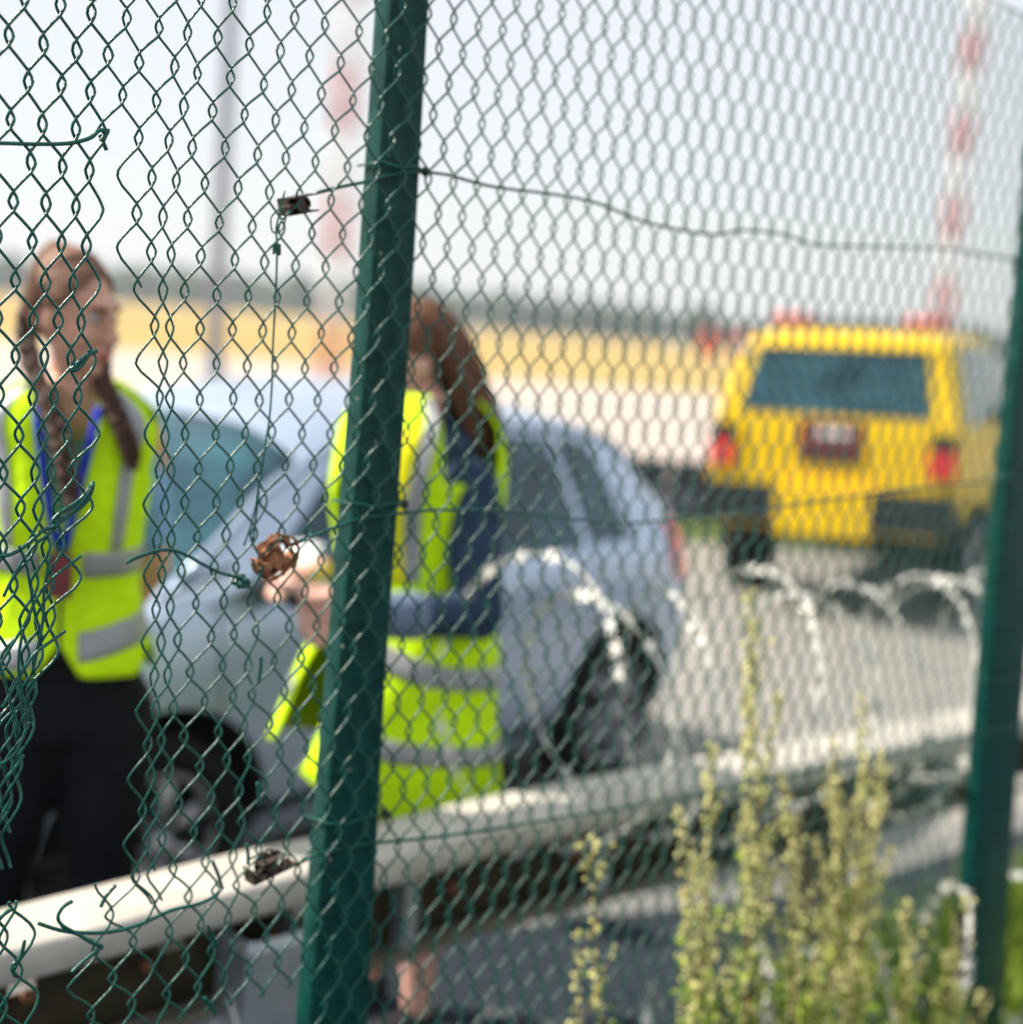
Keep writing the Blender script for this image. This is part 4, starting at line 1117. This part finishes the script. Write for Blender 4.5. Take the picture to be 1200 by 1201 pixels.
razor('razor_wire', [P(560, 1330, 2.7), P(760, 1270, 2.85), P(940, 1210, 3.0), P(1100, 1150, 3.15), P(1250, 1100, 3.4)], .20, 8,
      'lower coil of silver razor wire lying tangled among the flowering weeds', 1.4, 2, .7)

# ------------------------------------------------------------------ weeds
def path(p0, p1, bend, n=14):
    out = []
    for k in range(n+1):
        t = k/n; out.append(lerp(p0, p1, t)+bend*math.sin(math.pi*t*.9)*1.0)
    return out
def weed(px_top, py_top, Y, px_base, label, bushy=1.0, rg_seed=0, green=.2, group='tall flowering weeds behind the fence', head=.55):
    rg = random.Random(rg_seed+100)
    top = P(px_top, py_top, Y); bx = P(px_base, 1200, Y).x; base = Vector((bx, Y+rg.uniform(-.05, .05), VZ))
    H = top.z-base.z
    root = empty('flowering_weed', base, label, 'weed', group)
    bend = Vector((rg.uniform(-.07, .07), rg.uniform(-.05, .05), 0))
    st = path(base, top, bend, 20)
    mb = MB(); mb.tube(st, [lerp(.0055, .0012, i/20) for i in range(21)], 6)
    buds = MB(); lv = MB()
    def spray(p0, d, L, dens):
        q = []; n = 8
        for k in range(n+1):
            t = k/n; q.append(p0+d*L*t+Vector((0, 0, .35*L*t*t)))
        mb.tube(q, [lerp(.0018, .0007, k/n) for k in range(n+1)], 4)
        m_ = int(L*dens)
        for k in range(m_):
            t = rg.uniform(.12, 1); i = min(int(t*n), n-1); c = lerp(q[i], q[i+1], t*n-i)
            o = Vector((rg.gauss(0, 1), rg.gauss(0, 1), rg.gauss(0, .8))).normalized()*rg.uniform(.002, .011)
            buds.octa(c+o, rg.uniform(.0026, .0052), 1.3)
    # flower spikes on the upper part, side branches below, leaves lowest
    L0 = H*head
    for k in range(int(230*L0*(bushy+.25))):
        t = rg.uniform(1-head, 1); i = min(int(t*20), 19); c = lerp(st[i], st[i+1], t*20-i)
        o = Vector((rg.gauss(0, 1), rg.gauss(0, 1), rg.gauss(0, .5))).normalized()*rg.uniform(.003, .014)
        buds.octa(c+o, rg.uniform(.0036, .0068), 1.3)
    for k in range(int(27*bushy)):
        t = rg.uniform(.35, .93); i = min(int(t*20), 19); c = lerp(st[i], st[i+1], t*20-i)
        a = rg.uniform(0, 2*math.pi); d = Vector((math.cos(a)*.50, math.sin(a)*.50, .85)).normalized()
        spray(c, d, rg.uniform(.08, .24)*(1.2-t), 175)
    for k in range(int(20+70*green*4*bushy)):
        t = rg.uniform(.25, .72); i = min(int(t*20), 19); c = lerp(st[i], st[i+1], t*20-i)
        a = rg.uniform(0, 2*math.pi); d = Vector((math.cos(a), math.sin(a), rg.uniform(-.1, .7))).normalized(); L = rg.uniform(.03, .075)*(1.25-t)
        sidev = d.cross(Vector((0, 0, 1))).normalized(); w_ = L*.17; up = Vector((0, 0, 1))
        c = c+d*.01
        V = [c, c+d*L*.45+sidev*w_+up*.004, c+d*L-up*L*.18, c+d*L*.45-sidev*w_+up*.004, c+d*L*.45-up*.001]
        lv.add(V, [(0, 1, 4), (1, 2, 4), (2, 3, 4), (3, 0, 4)])
        for s in (-1, 1):   # lobes
            b0 = c+d*L*.35; e = b0+(d*.5+sidev*s).normalized()*L*.4
            lv.add([b0, b0+d*L*.12, e], [(0, 1, 2)])
    mb.build('stem', M['stem'], root)
    o = buds.build('flower_bud', M['bud'], root, False); o['kind'] = 'stuff'
    o = lv.build('leaf', M['leaf'], root, False); o['kind'] = 'stuff'
W = [ # top px, py, Y, base px, label, bushy, green, head
 (884, 690, 2.62, 905, 'tallest flowering weed, its thin yellow tip reaching over the guard rail', 1.9, .10, .5),
 (926, 806, 2.66, 915, 'flowering weed just right of the tallest one, tip above the bright rail edge', .8, .2, .35),
 (1008, 815, 2.75, 985, 'brownish flowering weed with a tip crossing the bright rail edge', .9, .15, .45),
 (1040, 880, 2.78, 1010, 'flowering weed nearest the far green post, slender upright tip', 1.0, .15, .45),
 (968, 862, 2.70, 960, 'dense flowering weed in the middle of the clump', 1.2, .2, .5),
 (842, 880, 2.58, 880, 'leaning flowering weed on the left flank of the clump', 1.0, .2, .45),
 (905, 905, 2.62, 900, 'full-headed flowering weed close beside the tallest one', 1.4, .2, .5),
 (795, 950, 2.50, 850, 'flowering weed bent outwards over the lower rail strip', 1.0, .2, .45),
 (1000, 940, 2.72, 990, 'golden short flowering weed below the brownish tip', 1.3, .15, .5),
 (830, 1010, 2.50, 838, 'low green flowering weed at the left foot of the clump', 1.3, .6, .4),
 (700, 985, 2.36, 772, 'lone arching flowering weed, its tip left of the clump against the dark ground', .35, .05, .38),
 (698, 1092, 2.34, 742, 'lowest arching flowering weed by the bottom edge', .4, .1, .3),
 (1060, 1060, 2.86, 1050, 'leafy flowering weed beside the foot of the far green post', 1.0, .6, .4),
 (1100, 1115, 2.88, 1095, 'small reddish flowering weed in front of the far green post', .9, .6, .35),
 (1150, 1050, 2.70, 1160, 'bright green-tipped weed rising in front of the far green post', .5, .5, .25),
 (980, 1060, 2.68, 975, 'green bushy weed low in the clump centre', 1.2, .9, .35),
]
for k, (a, b, Y, c, lab, bu, gr, hd) in enumerate(W):
    weed(a, b, Y, c, lab, bu*.5, k, gr, head=hd)
# grass at the foot of the fence
def grass():
    rg = random.Random(21); mb = MB()
    for k in range(7000):
        s = rg.uniform(1.9, 3.6); n_ = rg.uniform(-.5, .25)
        base = F0+fd*s+fn*n_; x, y = base.x, base.y
        dens = noise.noise(Vector((x*3, y*3, 0)))
        if dens < -.25 + .25*max(0, 2.2-s): continue
        h = rg.uniform(.08, .34)
        a = rg.uniform(0, 6.28); lean = rg.uniform(.05, .45)*h; d = Vector((math.cos(a), math.sin(a), 0)); sv = Vector((-d.y, d.x, 0))*rg.uniform(.0015, .003)
        b = Vector((x, y, VZ-.01))
        m1 = b+d*lean*.3+Vector((0, 0, h*.6)); t = b+d*lean+Vector((0, 0, h))
        mb.add([b-sv, b+sv, m1+sv, m1-sv, t], [(0, 1, 2, 3), (3, 2, 4)])
    o = mb.build('grass', M['leaf'], None, False); tag(o, 'rough green grass growing along the foot of the fence', 'grass', kind='stuff')
grass()
